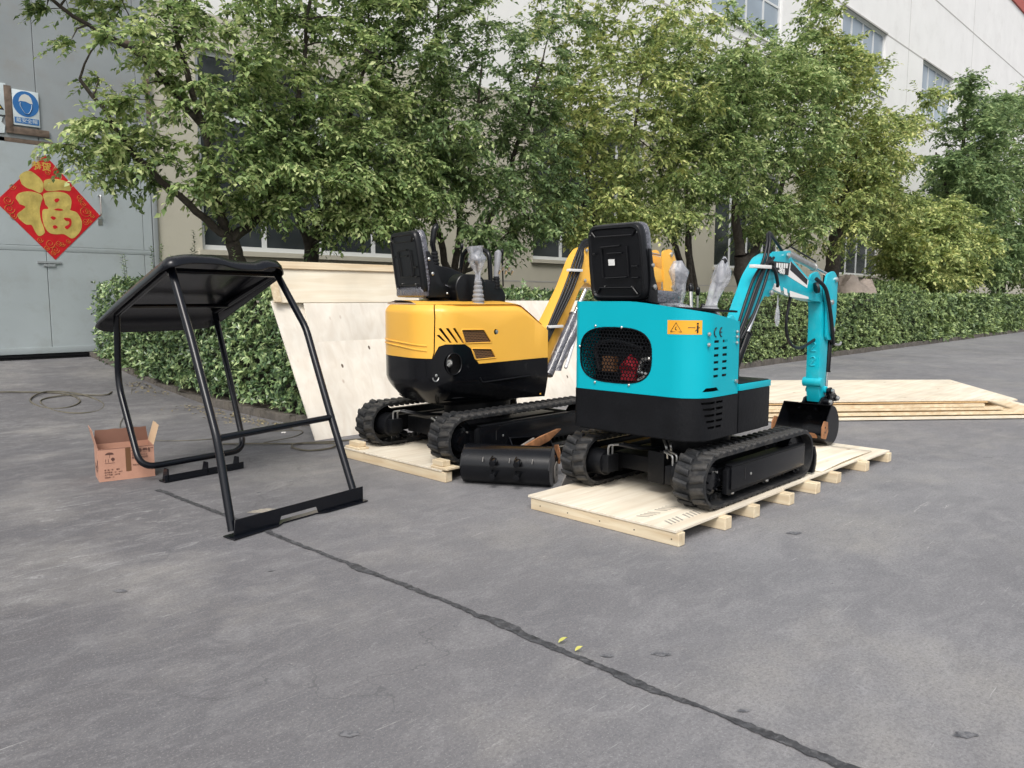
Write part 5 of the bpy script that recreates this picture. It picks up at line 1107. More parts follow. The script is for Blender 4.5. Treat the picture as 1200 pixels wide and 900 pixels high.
# dozer blade at the far end
bp = [(5.20, .10), (5.24, .10), (5.262, .16), (5.26, .22), (5.23, .285), (5.205, .28), (5.225, .22), (5.225, .16)]
obj('dozer_blade', MB().prism(bp, 2.19, 3.24), M['black'], tx, bevel=.004); obj('blade_arm', MB().box((4.85, 2.50, .16), (5.215, 2.56, .22)).box((4.85, 2.88, .16), (5.215, 2.94, .22)), M['blackm'], tx, bevel=.004)
# shell path: left side, rear, rounded near corner, right side
TP = Path2(round_path([(4.44, 3.18), (3.80, 3.18), (3.80, 2.27), (4.255, 2.27)], [0, .05, .17, 0], 9))
S_end = TP.s[-1]; s_rear0 = .64-.05+PI/2*.05          # arc length where the flat rear face starts
def sR(y): return s_rear0+(3.13-y)                     # arc length of a point of the rear face
s_side0 = sR(2.44)+PI/2*.17
def sS(x): return s_side0+(x-3.97)                     # arc length of a point of the right side
def top_t(s, z):
    if z < 1.16: return z
    f = max(0, s-sR(2.75))/(S_end-sR(2.75)); return z-.118*f**1.25*(z-1.15)/.134
def fil2(pts, r=.03): return [(v.x, v.y) for v in fillet([(a, b, 0) for a, b in pts], r, 4, closed=True)]
oval_c = ((sR(3.12)+sR(2.585))/2, .957); oval = poly_ellipse(oval_c[0], oval_c[1], .268, .168, 40, 3.0)
slots = []
for row in range(6):
    for col in range(2):
        a = sS(3.965)+.095*col-.004*row*0; z = 1.055-.040*row; slots.append([(a, z-.0075), (a+.055, z-.0075), (a+.055, z+.0075), (a, z+.0075)])
outl = [(0, .733), (S_end, .733), (S_end, 1.284), (sR(2.75), 1.284), (sR(3.13), 1.284), (0, 1.284)]
big1 = [[(sS(3.88), .768), (sS(4.03), .768), (sS(4.005), .790), (sS(3.905), .790)]]
sh_ = obj('shell_cover', bent_sheet(TP, outl, [oval]+slots+big1, .004, ztop=top_t, zcuts=(1.16, 1.22), scuts=[sR(2.75)+k*.06 for k in range(1, 9)]), M['teal'], tx, smooth=40)
lowslots = []
for k in range(5):
    for c_ in range(2):
        a0 = sS(3.875+.012*k) if c_ == 0 else sS(4.00); a1 = sS(3.985) if c_ == 0 else sS(4.075-.012*max(0, k-3)); z = .702-.036*k; lowslots.append([(a0, z-.007), (a1, z-.007), (a1, z+.007), (a0, z+.007)])
lo_ = obj('lower_cover', bent_sheet(TP, [(0, .488), (S_end, .488), (S_end, .7305), (0, .7305)], lowslots, .012, inset=lambda s, z: -.003), M['blackm'], tx, smooth=40)
obj('belly_plate', MB().prism([tuple(p) for p in round_path([(4.60, 3.16), (3.815, 3.16), (3.815, 2.285), (4.60, 2.285)], [0, .04, .15, 0], 6)], .478, .4865, 'XY'), M['blackm'], tx)
obj('inner_liner', MB().prism([tuple(p) for p in round_path([(4.24, 3.15), (4.02, 3.15), (4.02, 2.36), (4.24, 2.36)], [0, .03, .10, 0], 6)], .49, 1.10, 'XY'), M['dark'], tx)
# grille in the rear face
vs, fs = ellipse_plate(oval_c[0], oval_c[1], .262, .162, 3.0, .0142, .0100)
gv = []
for a, b_ in vs: p, n_ = TP.at(a); gv.append((p.x-n_.x*.016, p.y-n_.y*.016, b_))
gr = obj('engine_grille', MB().add(gv, fs), M['black'], tx, smooth=0, kind=None); sm_ = gr.modifiers.new('solid', 'SOLIDIFY'); sm_.thickness = .002
rim = []
for a, b_ in oval: p, n_ = TP.at(a); rim.append((p.x+.001, p.y, b_))
obj('grille_rim', MB().tube(rim, .0055, 6, closed=True), M['black'], tx, smooth=60)
for (y, z) in ((3.0, 1.132), (2.80, 1.128), (2.60, .95), (3.0, .78), (3.125, 1.0), (2.74, .782)): bolt((3.798, y, z), (-1, 0, 0), tx, .008, .008)
eng = obj('engine_block', MB().box((3.90, 2.50, .62), (4.015, 3.08, 1.02)), M['blackm'], tx, bevel=.01)
for (mm, mb) in (('red', MB().cyl((3.86, 2.80, .86), (3.92, 2.80, .90), .055, n=20).prism([(2.86, .80), (2.75, .80), (2.74, .90), (2.79, .96), (2.82, .90)], 3.862, 3.895, 'YZ')), ('orange', MB().box((3.855, 2.90, .85), (3.90, 2.99, .94)).cyl((3.86, 2.95, .90), (3.9, 2.95, .90), .04)), ('steel', MB().tube([(3.87, 2.63, .84), (3.87, 2.72, .86), (3.88, 2.70, .93), (3.88, 2.62, .95)], .017, 8).tube([(3.87, 2.72, .80), (3.87, 2.66, .83)], .022, 8)), ('hose', MB().tube(smooth_path([(3.87, 3.02, .85), (3.86, 3.04, 1.0), (3.87, 2.9, 1.04), (3.88, 2.7, 1.0)], 5), .016, 8))):
    o = obj({'red': 'fan_shroud', 'orange': 'fuel_filter', 'steel': 'exhaust_pipe', 'hose': 'coolant_hose'}[mm], mb, M[mm], tx, bevel=0, smooth=40); o.parent = eng
# deck on top, just under the shell's edge
tp = [tuple(p) for p in round_path([(4.44, 3.165), (3.815, 3.165), (3.815, 2.285), (4.25, 2.285)], [0, .04, .155, 0], 8)]
b = MB(); vs = []
for zz in (-.012, 0):
    for x, y in tp:
        vs.append((x, y, 1.272+zz-.118*max(0, min(1, ((x-3.80)*.55+(3.18-y)*.30)))**1.1*.75))
b.add(vs, [tuple(range(len(tp))), tuple(range(2*len(tp)-1, len(tp)-1, -1))]+[(i, (i+1) % len(tp), len(tp)+(i+1) % len(tp), len(tp)+i) for i in range(len(tp))]); obj('deck', b, M['blackm'], tx)
# side tool box in front of the shell
obj('side_box', MB().box((4.262, 2.262, .487), (4.66, 2.62, .745)), M['blackm'], tx, bevel=.006)
obj('box_band', MB().box((4.262, 2.258, .7465), (4.664, 2.622, .785)), M['teal'], tx, bevel=.004)
obj('box_mat', MB().box((4.268, 2.27, .7855), (4.655, 2.61, .792)), M['seat'], tx, bevel=.002)
obj('floor_plate', MB().box((4.262, 2.63, .50), (4.85, 3.16, .80)), M['blackm'], tx, bevel=.01)
obj('front_panel', MB().prism([(4.30, .80), (4.86, .80), (4.80, 1.0), (4.60, 1.02), (4.40, 1.12), (4.30, 1.13)], 2.66, 3.16), M['blackm'], tx, bevel=.01)
obj('catch', MB().cyl((4.22, 2.256, .81), (4.22, 2.268, .81), .012), M['steel'], tx)
for (x, z) in ((4.215, 1.075), (4.215, 1.04), (3.905, 1.10), (3.905, 1.04), (4.215, 1.105)): bolt((x, 2.267 if x > 3.95 else 2.272, z), (0, -1, 0), tx, .010 if x > 4 else .012, .012)
# warning sticker on the rounded corner and CE mark on the side
def sticker(s0, s1, z0, z1, material, out=.0012, name='warning_sticker'):
    n = 10; vs = []
    for k in range(n+1):
        p, n_ = TP.at(s0+(s1-s0)*k/n)
        for z in (z0, z1): vs.append((p.x+n_.x*out, p.y+n_.y*out, z))
    o = obj(name, MB().add(vs, [(2*k, 2*k+2, 2*k+3, 2*k+1) for k in range(n)]), material, tx, smooth=60); o.parent = sh_; return o
sa, sb = sR(2.478), sR(2.478)+.205
sticker(sa, sb, 1.098, 1.178, M['dec_or'])
def on_shell(pts, w_, name='sticker_print', m_=None, out=.002):
    q = []
    for a, z in pts: p, n_ = TP.at(a); q.append((p.x+n_.x*out, p.y+n_.y*out, z))
    o = obj(name, MB().tube(q, w_, 5, flat=1), m_ or M['ink'], tx); o.parent = sh_
tri = [(sa+.022, 1.112), (sa+.09, 1.112), (sa+.056, 1.165), (sa+.022, 1.112)]; on_shell(tri, .0022); on_shell([(sa+.062, 1.122), (sa+.05, 1.128), (sa+.058, 1.142)], .002)
on_shell([(sa+.125, 1.137), (sa+.165, 1.137)], .002); on_shell([(sa+.178, 1.108), (sa+.178, 1.15)], .005); on_shell([(sa+.178, 1.156), (sa+.178, 1.164)], .006); on_shell([(sa+.165, 1.118), (sa+.19, 1.14)], .002)
def arc(cx, cz, r, a0, a1, n=10): return [(cx+r*math.cos(a0+(a1-a0)*k/n), cz+r*math.sin(a0+(a1-a0)*k/n)) for k in range(n+1)]
on_shell(arc(sS(3.985), 1.108, .026, PI*.55, PI*1.45), .0038, 'ce_mark'); on_shell(arc(sS(4.045), 1.108, .026, PI*.55, PI*1.45), .0038, 'ce_mark'); on_shell([(sS(4.022), 1.108), (sS(4.042), 1.108)], .0035, 'ce_mark')
# seat
MT = Matrix.Translation((3.93, 2.93, 1.285))@Matrix.Rotation(-PI/2, 4, 'Z')@Matrix.Rotation(math.radians(8), 4, 'X')
seat_back(tx, MT, .43, .475, plate=True)
obj('seat_base', MB().prism([(3.99, 1.285), (4.33, 1.24), (4.36, 1.29), (4.33, 1.345), (4.02, 1.36)], 2.74, 3.14), M['wrapd'], tx, bevel=.025, seg=3)
obj('seat_hinge', MB().prism([(3.945, 1.28), (4.03, 1.27), (4.03, 1.36), (3.99, 1.44), (3.955, 1.60), (3.93, 1.60), (3.955, 1.42)], 2.702, 2.716), M['seat'], tx, bevel=.003)
bolt((3.965, 2.701, 1.50), (0, -1, 0), tx, .014, .012); bolt((3.99, 2.701, 1.37), (0, -1, 0), tx, .018, .012)
# controls
o = bellows(tx, (4.30, 2.50, 1.13), .085, .045, .13, 4, 'boot')
bagged_stick(tx, (4.315, 2.50, 1.22), (4.42, 2.475, 1.56), [.040, .032, .044, .054, .048, .008], 3)
bagged_stick(tx, (4.50, 2.84, 1.14), (4.50, 2.86, 1.55), [.045, .026, .018, .042, .046, .060, .03], 5)
lever(tx, (4.52, 2.72, 1.05), (4.52, 2.72, 1.33)); lever(tx, (4.36, 2.66, 1.10), (4.40, 2.70, 1.35), .012, .018)
lever(tx, (4.40, 2.62, 1.08), (4.42, 2.62, 1.22), .007, .02)
b = MB(); rings = []
for i in range(9):
    t = i/8; rings.append([(4.10+.35*t+.05*math.cos(a)*.5, 2.70-.05*math.sin(t*5)+.14*math.cos(a), 1.235-.07*t+(.035+.02*math.sin(t*7))*math.sin(a)) for a in [2*PI*k/14 for k in range(14)]])
obj('plastic_sheet', MB().loft(rings), M['wrap'], tx, smooth=60)
# swing post, boom, stick
obj('swing_post', MB().box((4.83, 2.62, .50), (4.93, 2.84, 1.02)).cyl((4.93, 2.73, .48), (4.93, 2.73, .80), .07), M['blackm'], tx, bevel=.008)
boomP = [(4.90, .96), (5.04, 1.19), (5.22, 1.465), (5.37, 1.60), (5.50, 1.643), (5.57, 1.60), (5.65, 1.628), (5.74, 1.655), (5.81, 1.605), (6.20, 1.430), (6.50, 1.395), (6.58, 1.315), (6.46, 1.27), (6.20, 1.283), (5.54, 1.380), (5.51, 1.33), (5.44, 1.31), (5.394, 1.325), (5.332, 1.275), (5.09, 1.114), (4.98, .96)]
boomP = [(v.x, v.y) for v in fillet([(a, b, 0) for a, b in boomP], .035, 3, closed=True)]
bo = obj('boom', MB().prism(boomP, 2.68, 2.785), M['tealarm'], tx, bevel=.004)
obj('boom_cheek', MB().prism([(5.30, 1.45), (5.47, 1.645), (5.76, 1.665), (5.79, 1.59), (5.56, 1.46), (5.40, 1.44)], 2.672, 2.6795), M['tealarm'], tx, bevel=.002).parent = bo
def side_text(parts, y=2.667): pass
for poly in ([(5.50, 1.372), (5.64, 1.345), (5.62, 1.395), (5.53, 1.415)], [(5.70, 1.335), (5.76, 1.322), (5.74, 1.372), (5.68, 1.385)], [(5.80, 1.315), (6.14, 1.297), (6.13, 1.315), (5.79, 1.362)]):
    o = obj('white_stripe_decal', MB().prism(poly, 2.6782, 2.6795), M['white'], tx, smooth=0); o.parent = bo
o = obj('white_decal', MB().prism([(5.76, 1.60), (6.12, 1.445), (6.10, 1.385), (5.74, 1.475)], 2.6782, 2.6795), M['white'], tx, smooth=0); o.parent = bo
o = obj('dark_decal', MB().prism([(5.79, 1.585), (6.10, 1.45), (6.09, 1.41), (5.78, 1.52)], 2.6768, 2.678), M['ink'], tx, smooth=0); o.parent = bo
pl = obj('model_plate', MB().prism([(5.44, 1.50), (5.70, 1.475), (5.72, 1.57), (5.47, 1.575)], 2.652, 2.658), M['ink'], tx, bevel=.002); pl.parent = bo
for k in range(5): o = obj('plate_print', MB().prism([(5.49+.040*k, 1.530), (5.515+.040*k, 1.528), (5.52+.040*k, 1.563), (5.492+.040*k, 1.565)], 2.6495, 2.6512), M['white'], tx, smooth=0); o.parent = bo
o = text_obj('-800', .06, frame((5.58, 2.6505, 1.505), (1, 0, -.1), (0, 0, 1)), M['white'], None, 'plate_lettering', .002); o.data.transform(root_inv(tx)); o.parent = bo
for (x, z, r) in ((5.70, 1.625, .022), (5.44, 1.345, .022), (4.87, 1.14, .026)):
    o = bolt((x, 2.662, z), (0, -1, 0), tx, r, .02, name='pivot_pin'); o.parent = bo
o = obj('boom_foot_bracket', MB().prism([(4.78, .98), (4.78, 1.16), (4.86, 1.19), (4.92, 1.14), (4.90, .98)], 2.645, 2.6665).prism([(4.78, .98), (4.78, 1.16), (4.86, 1.19), (4.92, 1.14), (4.90, .98)], 2.802, 2.822), M['tealarm'], tx, bevel=.003)
cylinder(tx, (5.02, 2.735, .74), (5.42, 2.735, 1.30), .55, .034, .016)
bolt((5.02, 2.70, .74), (0, -1, 0), tx, .028, .03)
cylinder(tx, (5.80, 2.73, 1.655), (6.60, 2.73, 1.505), .66, .030, .015, 'steel', 'hydraulic_cylinder')
cylinder(tx, (5.82, 2.70, 1.70), (6.30, 2.70, 1.60), .97, .007, .006, 'hose', 'hydraulic_pipe')
st = [(6.40, 1.52), (6.50, 1.525), (6.575, 1.49), (6.60, 1.15), (6.55, .94), (6.53, .62), (6.47, .42), (6.20, .42), (6.14, .62), (6.14, .95), (6.13, 1.27), (6.22, 1.30), (6.30, 1.36), (6.34, 1.44)]
# stick: slim box arm with wider head, its front plates stand off to the left and right
sk = obj('stick', MB().prism([(6.40, 1.29), (6.56, 1.28), (6.56, .95), (6.54, .43), (6.44, .43), (6.40, .62), (6.40, .95)], 2.68, 2.790), M['tealarm'], tx, bevel=.004)
for y in (2.652, 2.792):
    o = obj('stick_cheek', MB().prism([(v.x, v.y) for v in fillet([(6.42, 1.50, 0), (6.56, 1.535, 0), (6.64, 1.47, 0), (6.64, 1.12, 0), (6.56, .95, 0), (6.46, .96, 0), (6.44, 1.24, 0), (6.38, 1.36, 0)], .04, 3, closed=True)], y, y+.020), M['tealarm'], tx, bevel=.003); o.parent = sk
for (x, z) in ((6.59, 1.46), (6.52, 1.27), (6.57, 1.04)): o = bolt((x, 2.652, z), (0, -1, 0), tx, .024, .022, name='pivot_pin'); o.parent = sk
for z in (.90, .78):
    o = obj('cast_number', MB().tube(smooth_path([(6.398, 2.758, z+.022), (6.398, 2.74, z+.036), (6.398, 2.716, z+.018), (6.398, 2.758, z-.035), (6.398, 2.712, z-.037)], 4), .006, 6), M['tealarm'], tx); o.parent = sk
o = obj('pin_boss', MB().cyl((6.42, 2.655, .60), (6.42, 2.815, .60), .04).cyl((6.53, 2.66, .53), (6.53, 2.81, .53), .03), M['tealarm'], tx, bevel=.003); o.parent = sk
cylinder(tx, (6.64, 2.70, 1.02), (6.60, 2.70, .46), .62, .026, .014)
obj('bucket_link', MB().prism([(6.50, .52), (6.56, .55), (6.68, .47), (6.66, .42), (6.54, .46)], 2.63, 2.655).cyl((6.65, 2.62, .45), (6.65, 2.84, .45), .026).cyl((6.50, 2.62, .43), (6.50, 2.84, .43), .028).cyl((6.54, 2.62, .52), (6.54, 2.84, .52), .024), M['black'], tx, bevel=.003)
for p_ in ((6.50, 2.618, .43), (6.65, 2.618, .45), (6.54, 2.618, .52)): bolt(p_, (0, -1, 0), tx, .022, .02)
# bucket with its mouth toward the machine
def bucket(root, cx, cz, y0, y1, R_, rot, tooth='rustor', mm='black', parent=None, T=.008, name='bucket', facet=False):
    """side profile: half round back; rot = direction of the mouth in the XZ plane"""
    prof = [(.62, .92), (.10, 1.0), (-.55, .72), (-.90, .15), (-.82, -.45), (-.40, -.88), (.20, -.98), (.85, -.90)]
    pv = [Vector((a, b, 0)) for a, b in prof]; sm = pv if facet else smooth_path(pv, 4)
    c, s = math.cos(rot), math.sin(rot); W = lambda p: (cx-R_*(p.x*c-p.y*s), cz+R_*(p.x*s+p.y*c))
    outer = [W(p) for p in sm]; inner = [W(p*(1-T/R_*1.0)) for p in sm]
    sh = obj(name, MB().prism(outer+inner[::-1], y0, y1), M[mm], root, smooth=40)
    for y in (y0-.007, y1+.0005):
        o = obj('side_plate', MB().prism(outer, y, y+.0065), M[mm], root, smooth=20); o.parent = sh
    lip = W(Vector((.85, -.90, 0))); d = (Vector(W(Vector((1.0, -.9, 0))))-Vector(lip)).normalized(); nrm = Vector((-d.y, d.x))
    nT = 3
    for k in range(nT):
        y = y0+(y1-y0)*(k+.5)/nT; a = Vector(lip)-d*.03
        o = obj('tooth', MB().prism([tuple(a-nrm*.008), tuple(a+d*.075), tuple(a+nrm*.016)], y-.028, y+.028), M[tooth], root, bevel=.003, seg=1); o.parent = sh
    for y in (y0-.016, y1+.008):
        a = Vector(W(Vector((.80, -.55, 0)))); o = obj('side_cutter', MB().prism([tuple(a+Vector(v)*1.) for v in ((-.06, -.06), (.03, -.08), (.065, -.02), (.055, .06), (-.02, .075), (-.06, .03))], y, y+.008), M[tooth], root, bevel=.003, seg=1); o.parent = sh
        for dz in (-.02, .02):
            o = obj('cutter_hole', MB().cyl((a.x, y-.001 if y < y0 else y+.009, a.y+dz), (a.x, y+.0005 if y < y0 else y+.0095, a.y+dz), .009), M['dark'], root); o.parent = sh
    return sh
bucket(tx, 6.33, .255, 2.53, 2.93, .160, math.radians(30))
obj('bucket_ear', MB().prism([(6.32, .38), (6.50, .34), (6.70, .40), (6.64, .48), (6.46, .47)], 2.66, 2.675).prism([(6.32, .38), (6.50, .34), (6.70, .40), (6.64, .48), (6.46, .47)], 2.80, 2.815), M['black'], tx, bevel=.003)
# hoses along the boom
for k in range(4):
    y = 2.655-.012*(k % 2)
    pts = [(4.92+.03*k, 2.66, 1.02), (5.0+.045*k, y, 1.20-.01*k), (5.14+.05*k, y, 1.42-.01*k), (5.28+.035*k, y, 1.56), (5.36+.02*k, y+.01, 1.70+.012*k), (5.44+.02*k, 2.70, 1.775+.012*k), (5.60, 2.71, 1.72), (5.72, 2.72, 1.66+.008*k)]
    if k > 1: pts = pts[:4]+[(5.34+.03*k, y, 1.60)]
    o = obj('hydraulic_hose', MB().tube(smooth_path(pts, 6), .0105, 8), M['hose'], tx, smooth=60)
obj('hose_clamp', MB().box((5.10, 2.62, 1.515), (5.36, 2.665, 1.54)), M['white'], tx, bevel=.004)
for k, pts in enumerate(([(5.46, 2.66, 1.52), (5.40, 2.64, 1.57), (5.30, 2.64, 1.55), (5.26, 2.65, 1.48)], [(5.36, 2.66, 1.56), (5.44, 2.64, 1.51), (5.50, 2.64, 1.42), (5.52, 2.65, 1.39)], [(5.92, 2.73, 1.33), (5.88, 2.74, 1.10), (5.96, 2.74, .95), (6.16, 2.74, .90), (6.41, 2.73, .96)], [(6.22, 2.66, 1.46), (6.34, 2.63, 1.38), (6.44, 2.625, 1.20), (6.52, 2.63, 1.02), (6.62, 2.66, .92)])):
    obj('hydraulic_hose', MB().tube(smooth_path(pts, 6), .0125 if k != 3 else .016, 8), M['hose'], tx, smooth=60)
obj('grease_hook', MB().tube(smooth_path([(6.62, 2.67, .92), (6.72, 2.65, .905), (6.76, 2.65, .925)], 4), .010, 8), M['steel'], tx)
obj('plastic_tag', MB().loft([[(5.64+.03*math.cos(a)*s, 2.70+.015*math.sin(a)*s, z) for a in [k*PI/4 for k in range(8)]] for s, z in ((.2, 1.33), (.3, 1.26), (.9, 1.20), (1.1, 1.14), (.5, 1.09))]), M['wrap'], tx)
obj('mirror_disc', MB().cyl((6.20, 2.655, 1.385), (6.215, 2.64, 1.39), .045, n=20), M['ink'], tx)

# ---------------------------------------------------------------- yellow digger
ty = thing('mini_excavator', 'larger yellow and black tracked digger behind, in front of the leaning plywood panels', 'excavator', (4.4, 4.75, PZ))
make_track(ty, 3.54, 5.32, PZ+.001, .455, 4.12, 4.35, -1)
make_track(ty, 3.60, 5.32, PZ+.001, .455, 5.14, 5.36, 1)
obj('undercarriage', MB().box((3.95, 4.38, .20), (5.0, 5.10, .33)).cyl((4.42, 4.75, .33), (4.42, 4.75, .50), .28, n=28), M['blackm'], ty, bevel=.006)
obj('slew_ring', MB().cyl((4.42, 4.75, .501), (4.42, 4.75, .56), .33, n=36), M['black'], ty, smooth=40)
obj('dozer_blade', MB().prism([(a+.13, c) for a, c in bp], 4.12, 5.36), M['black'], ty, bevel=.004)
upper0 = set(bpy.data.objects)
YP = Path2(round_path([(4.72, 5.16), (3.52, 5.16), (3.52, 4.25), (4.78, 4.25)], [0, .34, .30, 0], 10)); SY = YP.s[-1]
sideY0 = .86+PI/2*.34+(.91-.64)+PI/2*.30
def yS(x): return sideY0+(x-3.82)
def ytop(s, z):
    if z < 1.0: return z
    x = 3.82+(s-sideY0) if s > sideY0-.1 else (4.72-s if s < .86 else 3.6)
    return z-(z-1.0)/.255*.20*max(0, (x-4.47)/.31)**1.1
def yin(s, z):
    i = 0
    if z > 1.19: i += .045*((z-1.19)/.065)**2
    if z < .70: i += .16*((.70-z)/.20)**1.7*(1 if s < sideY0 else max(.25, 1-(s-sideY0)*1.2))
    return i
seam = yS(3.60)
gr1 = [(yS(3.845), 1.070), (yS(4.075), 1.065), (yS(4.155), .965), (yS(3.885), .965)]; gr2 = [(yS(3.945), .925), (yS(4.15), .915), (yS(4.20), .845), (yS(3.985), .838)]
cuts = (1.20, 1.215, 1.23, 1.243)
rear = obj('rear_cover', bent_sheet(YP, [(.02, .855), (seam-.010, .855), (seam+.004, .90), (seam+.012, 1.17), (seam+.004, 1.255), (.02, 1.255)], [], .012, inset=yin, zcuts=cuts), M['yellow'], ty, smooth=45)
slotsY = []
for (x0_, x1_, z0_, z1_) in ((3.640, 3.695, 1.03, .985), (3.655, 3.745, 1.08, .975), (3.715, 3.805, 1.08, .975), (3.775, 3.865, 1.08, .970)):
    w_ = .011; slotsY.append([(yS(x0_)-w_, z0_), (yS(x1_)-w_, z1_), (yS(x1_)+w_, z1_-.004), (yS(x0_)+w_, z0_+.004)])
side = obj('side_cover', bent_sheet(YP, [(seam-.002, .855), (seam+.02, .90), (seam+.045, .945), (yS(3.70), .962), (yS(3.88), .960), (yS(3.94), .925), (yS(4.02), .805), (SY, .825), (SY, 1.255), (seam+.014, 1.255), (seam+.022, 1.17), (seam+.014, .90)], slotsY+[gr1, gr2]+[poly_ellipse(yS(4.20), 1.045, .022, .022, 12)], .012, inset=yin, ztop=ytop, zcuts=cuts, scuts=[yS(3.9+.06*k) for k in range(14)]), M['yellow'], ty, smooth=45)
for i, (zc, zt) in enumerate(((.90, .96), (.94, .985))):      # raised style lines of the rear panel
    pts = []
    for k in range(40):
        s_ = .75+(seam-.05-.75)*k/39; p, n_ = YP.at(s_); pts.append((p.x+n_.x*.001, p.y+n_.y*.001, zt-(zt-zc)*(k/39)**2*.8+.0))
    o = obj('style_ridge', MB().tube(pts, .007, 6), M['yellow'], ty, smooth=60); o.parent = rear
def on_y(poly, out, m_, name, par):
    vs = []
    for a, z in poly: p, n_ = YP.at(a); vs.append((p.x+n_.x*out, p.y+n_.y*out, z))
    o = obj(name, MB().add(vs, [tuple(range(len(vs)))]), m_, ty, smooth=0); o.parent = par; return o
for g_, nm in ((gr1, 'vent_grille'), (gr2, 'vent_grille')):
    xs_ = [p[0] for p in g_]; zs_ = [p[1] for p in g_]; vs, fs = ellipse_plate((min(xs_)+max(xs_))/2, (min(zs_)+max(zs_))/2, (max(xs_)-min(xs_))/2, (max(zs_)-min(zs_))/2, 8, .0085, .0062)
    q = []
    for a, z in vs: p, n_ = YP.at(a); q.append((p.x, p.y+.006, z))
    o = obj(nm, MB().add(q, fs), M['copper'], ty, smooth=0); o.parent = side
    pts = [(YP.at(a)[0].x, 4.249, z) for a, z in g_]; o = obj('grille_rim', MB().tube(fillet(pts, .012, 3, closed=True), .005, 6, closed=True), M['yellow'], ty, smooth=60); o.parent = side
bolt((4.21, 4.252, 1.045), (0, -1, 0), ty, .016, .004)
hole = poly_ellipse(yS(3.765), .815, .078, .080, 28)
lowr = obj('lower_cover', bent_sheet(YP, [(.02, .50), (SY, .50), (SY, .822), (yS(4.022), .802), (yS(3.943), .921), (yS(3.88), .957), (yS(3.70), .959), (seam+.045, .942), (seam+.018, .90), (seam-.008, .852), (.02, .852)], [hole], .014, inset=lambda s, z: yin(s, z)+.0, zcuts=(.54, .58, .62, .66, .69)), M['black'], ty, smooth=45)
o = obj('exhaust_rim', MB().tube([(YP.at(a)[0].x, 4.247, z) for a, z in hole], .006, 6, closed=True), M['black'], ty, smooth=60); o.parent = lowr
ex = obj('exhaust_pipe', MB().tube([(3.80, 4.36, .83), (3.75, 4.285, .822)], [.024, .024], 14).cyl((3.735, 4.285, .80), (3.752, 4.27, .82), .02), M['steel'], ty, smooth=40)
obj('exhaust_box', MB().box((3.65, 4.36, .70), (3.92, 4.40, .93)), M['blackm'], ty)
obj('panel_groove', MB().tube([(4.03, 4.2475, .70), (4.05, 4.2475, .665), (4.08, 4.2475, .66), (4.58, 4.2475, .685)], .0065, 6), M['blackm'], ty, smooth=60)
obj('latch', MB().tube(arc3 := [(3.60+.028*math.cos(a), 4.262, .72+.028*math.sin(a)) for a in [PI+PI*k/8 for k in range(9)]], .005, 6), M['steel'], ty)
bolt((3.605, 4.262, .735), (0, -1, 0), ty, .012, .008)
# belly and hood top
rg_ = [tuple(p) for p in round_path([(4.72, 5.20), (3.56, 5.20), (3.56, 4.27), (4.73, 4.27)], [0, .30, .28, 0], 8)]
obj('belly_plate', MB().loft([[(4.2+(x-4.2)*f, 4.75+(y-4.75)*f, z) for x, y in rg_] for z, f in ((.46, .55), (.50, .80), (.52, .84))]), M['black'], ty, smooth=40)
obj('inner_liner', MB().prism([(4.2+(x-4.2)*.86, 4.75+(y-4.75)*.84) for x, y in rg_], .54, 1.05, 'XY'), M['dark'], ty)
b = MB(); nX = 14; vs = []
for k in range(nX+1):
    x = 3.575+(4.735-3.575)*k/nX; s_ = yS(max(x, 3.82)); zt = ytop(s_, 1.255)
    half = .925/2 if x > 3.86 else .925/2-.27*(1-math.sqrt(max(0, 1-((3.86-x)/.29)**2)))
    for t in (-1, -.9, -.6, 0, .6, .9, 1): vs.append((x, 4.735+t*half, zt+.002+.030*(1-abs(t)**3)))
b.add(vs, [(7*k+j, 7*k+j+1, 7*k+j+8, 7*k+j+7) for k in range(nX) for j in range(6)]); obj('hood_top', b, M['yellow'], ty, smooth=60)
obj('front_plate', MB().prism([(4.25+.03, .52), (5.19, .52), (5.19, 1.03), (4.28, 1.03)], 4.715, 4.73, 'YZ'), M['yellow'], ty)
obj('seat_deck', MB().box((3.70, 4.48, 1.268), (4.18, 5.06, 1.288)), M['blackm'], ty, bevel=.006)
# seat, consoles, controls
MTy = Matrix.Translation((3.68, 4.76, 1.32))@Matrix.Rotation(-PI/2, 4, 'Z')@Matrix.Rotation(math.radians(9), 4, 'X')
seat_back(ty, MTy, .44, .50)
obj('seat_base', MB().prism([(3.66, 1.31), (4.10, 1.30), (4.14, 1.35), (4.10, 1.40), (3.72, 1.42), (3.66, 1.38)], 4.55, 4.97), M['wrapd'], ty, bevel=.03, seg=3)
obj('seat_hinge', MB().prism([(3.72, 1.31), (3.95, 1.31), (3.97, 1.37), (3.85, 1.42), (3.73, 1.66), (3.70, 1.66), (3.74, 1.44)], 4.527, 4.54), M['seat'], ty, bevel=.004)
bolt((3.72, 4.525, 1.60), (0, -1, 0), ty, .013, .012); bolt((3.755, 4.525, 1.49), (0, -1, 0), ty, .014, .012); bolt((3.90, 4.525, 1.34), (0, -1, 0), ty, .010, .010)
obj('side_console', MB().prism([(v.x, v.y) for v in fillet([(3.96, 1.26, 0), (4.22, 1.26, 0), (4.25, 1.43, 0), (4.18, 1.49, 0), (3.98, 1.49, 0), (3.92, 1.40, 0)], .06, 4, closed=True)], 4.44, 4.58), M['seat'], ty, bevel=.015, seg=3)
obj('side_console', MB().prism([(v.x, v.y) for v in fillet([(4.02, 1.29, 0), (4.42, 1.27, 0), (4.44, 1.50, 0), (4.26, 1.56, 0), (4.10, 1.58, 0), (4.02, 1.56, 0)], .05, 4, closed=True)], 4.98, 5.12), M['seat'], ty, bevel=.015, seg=3)
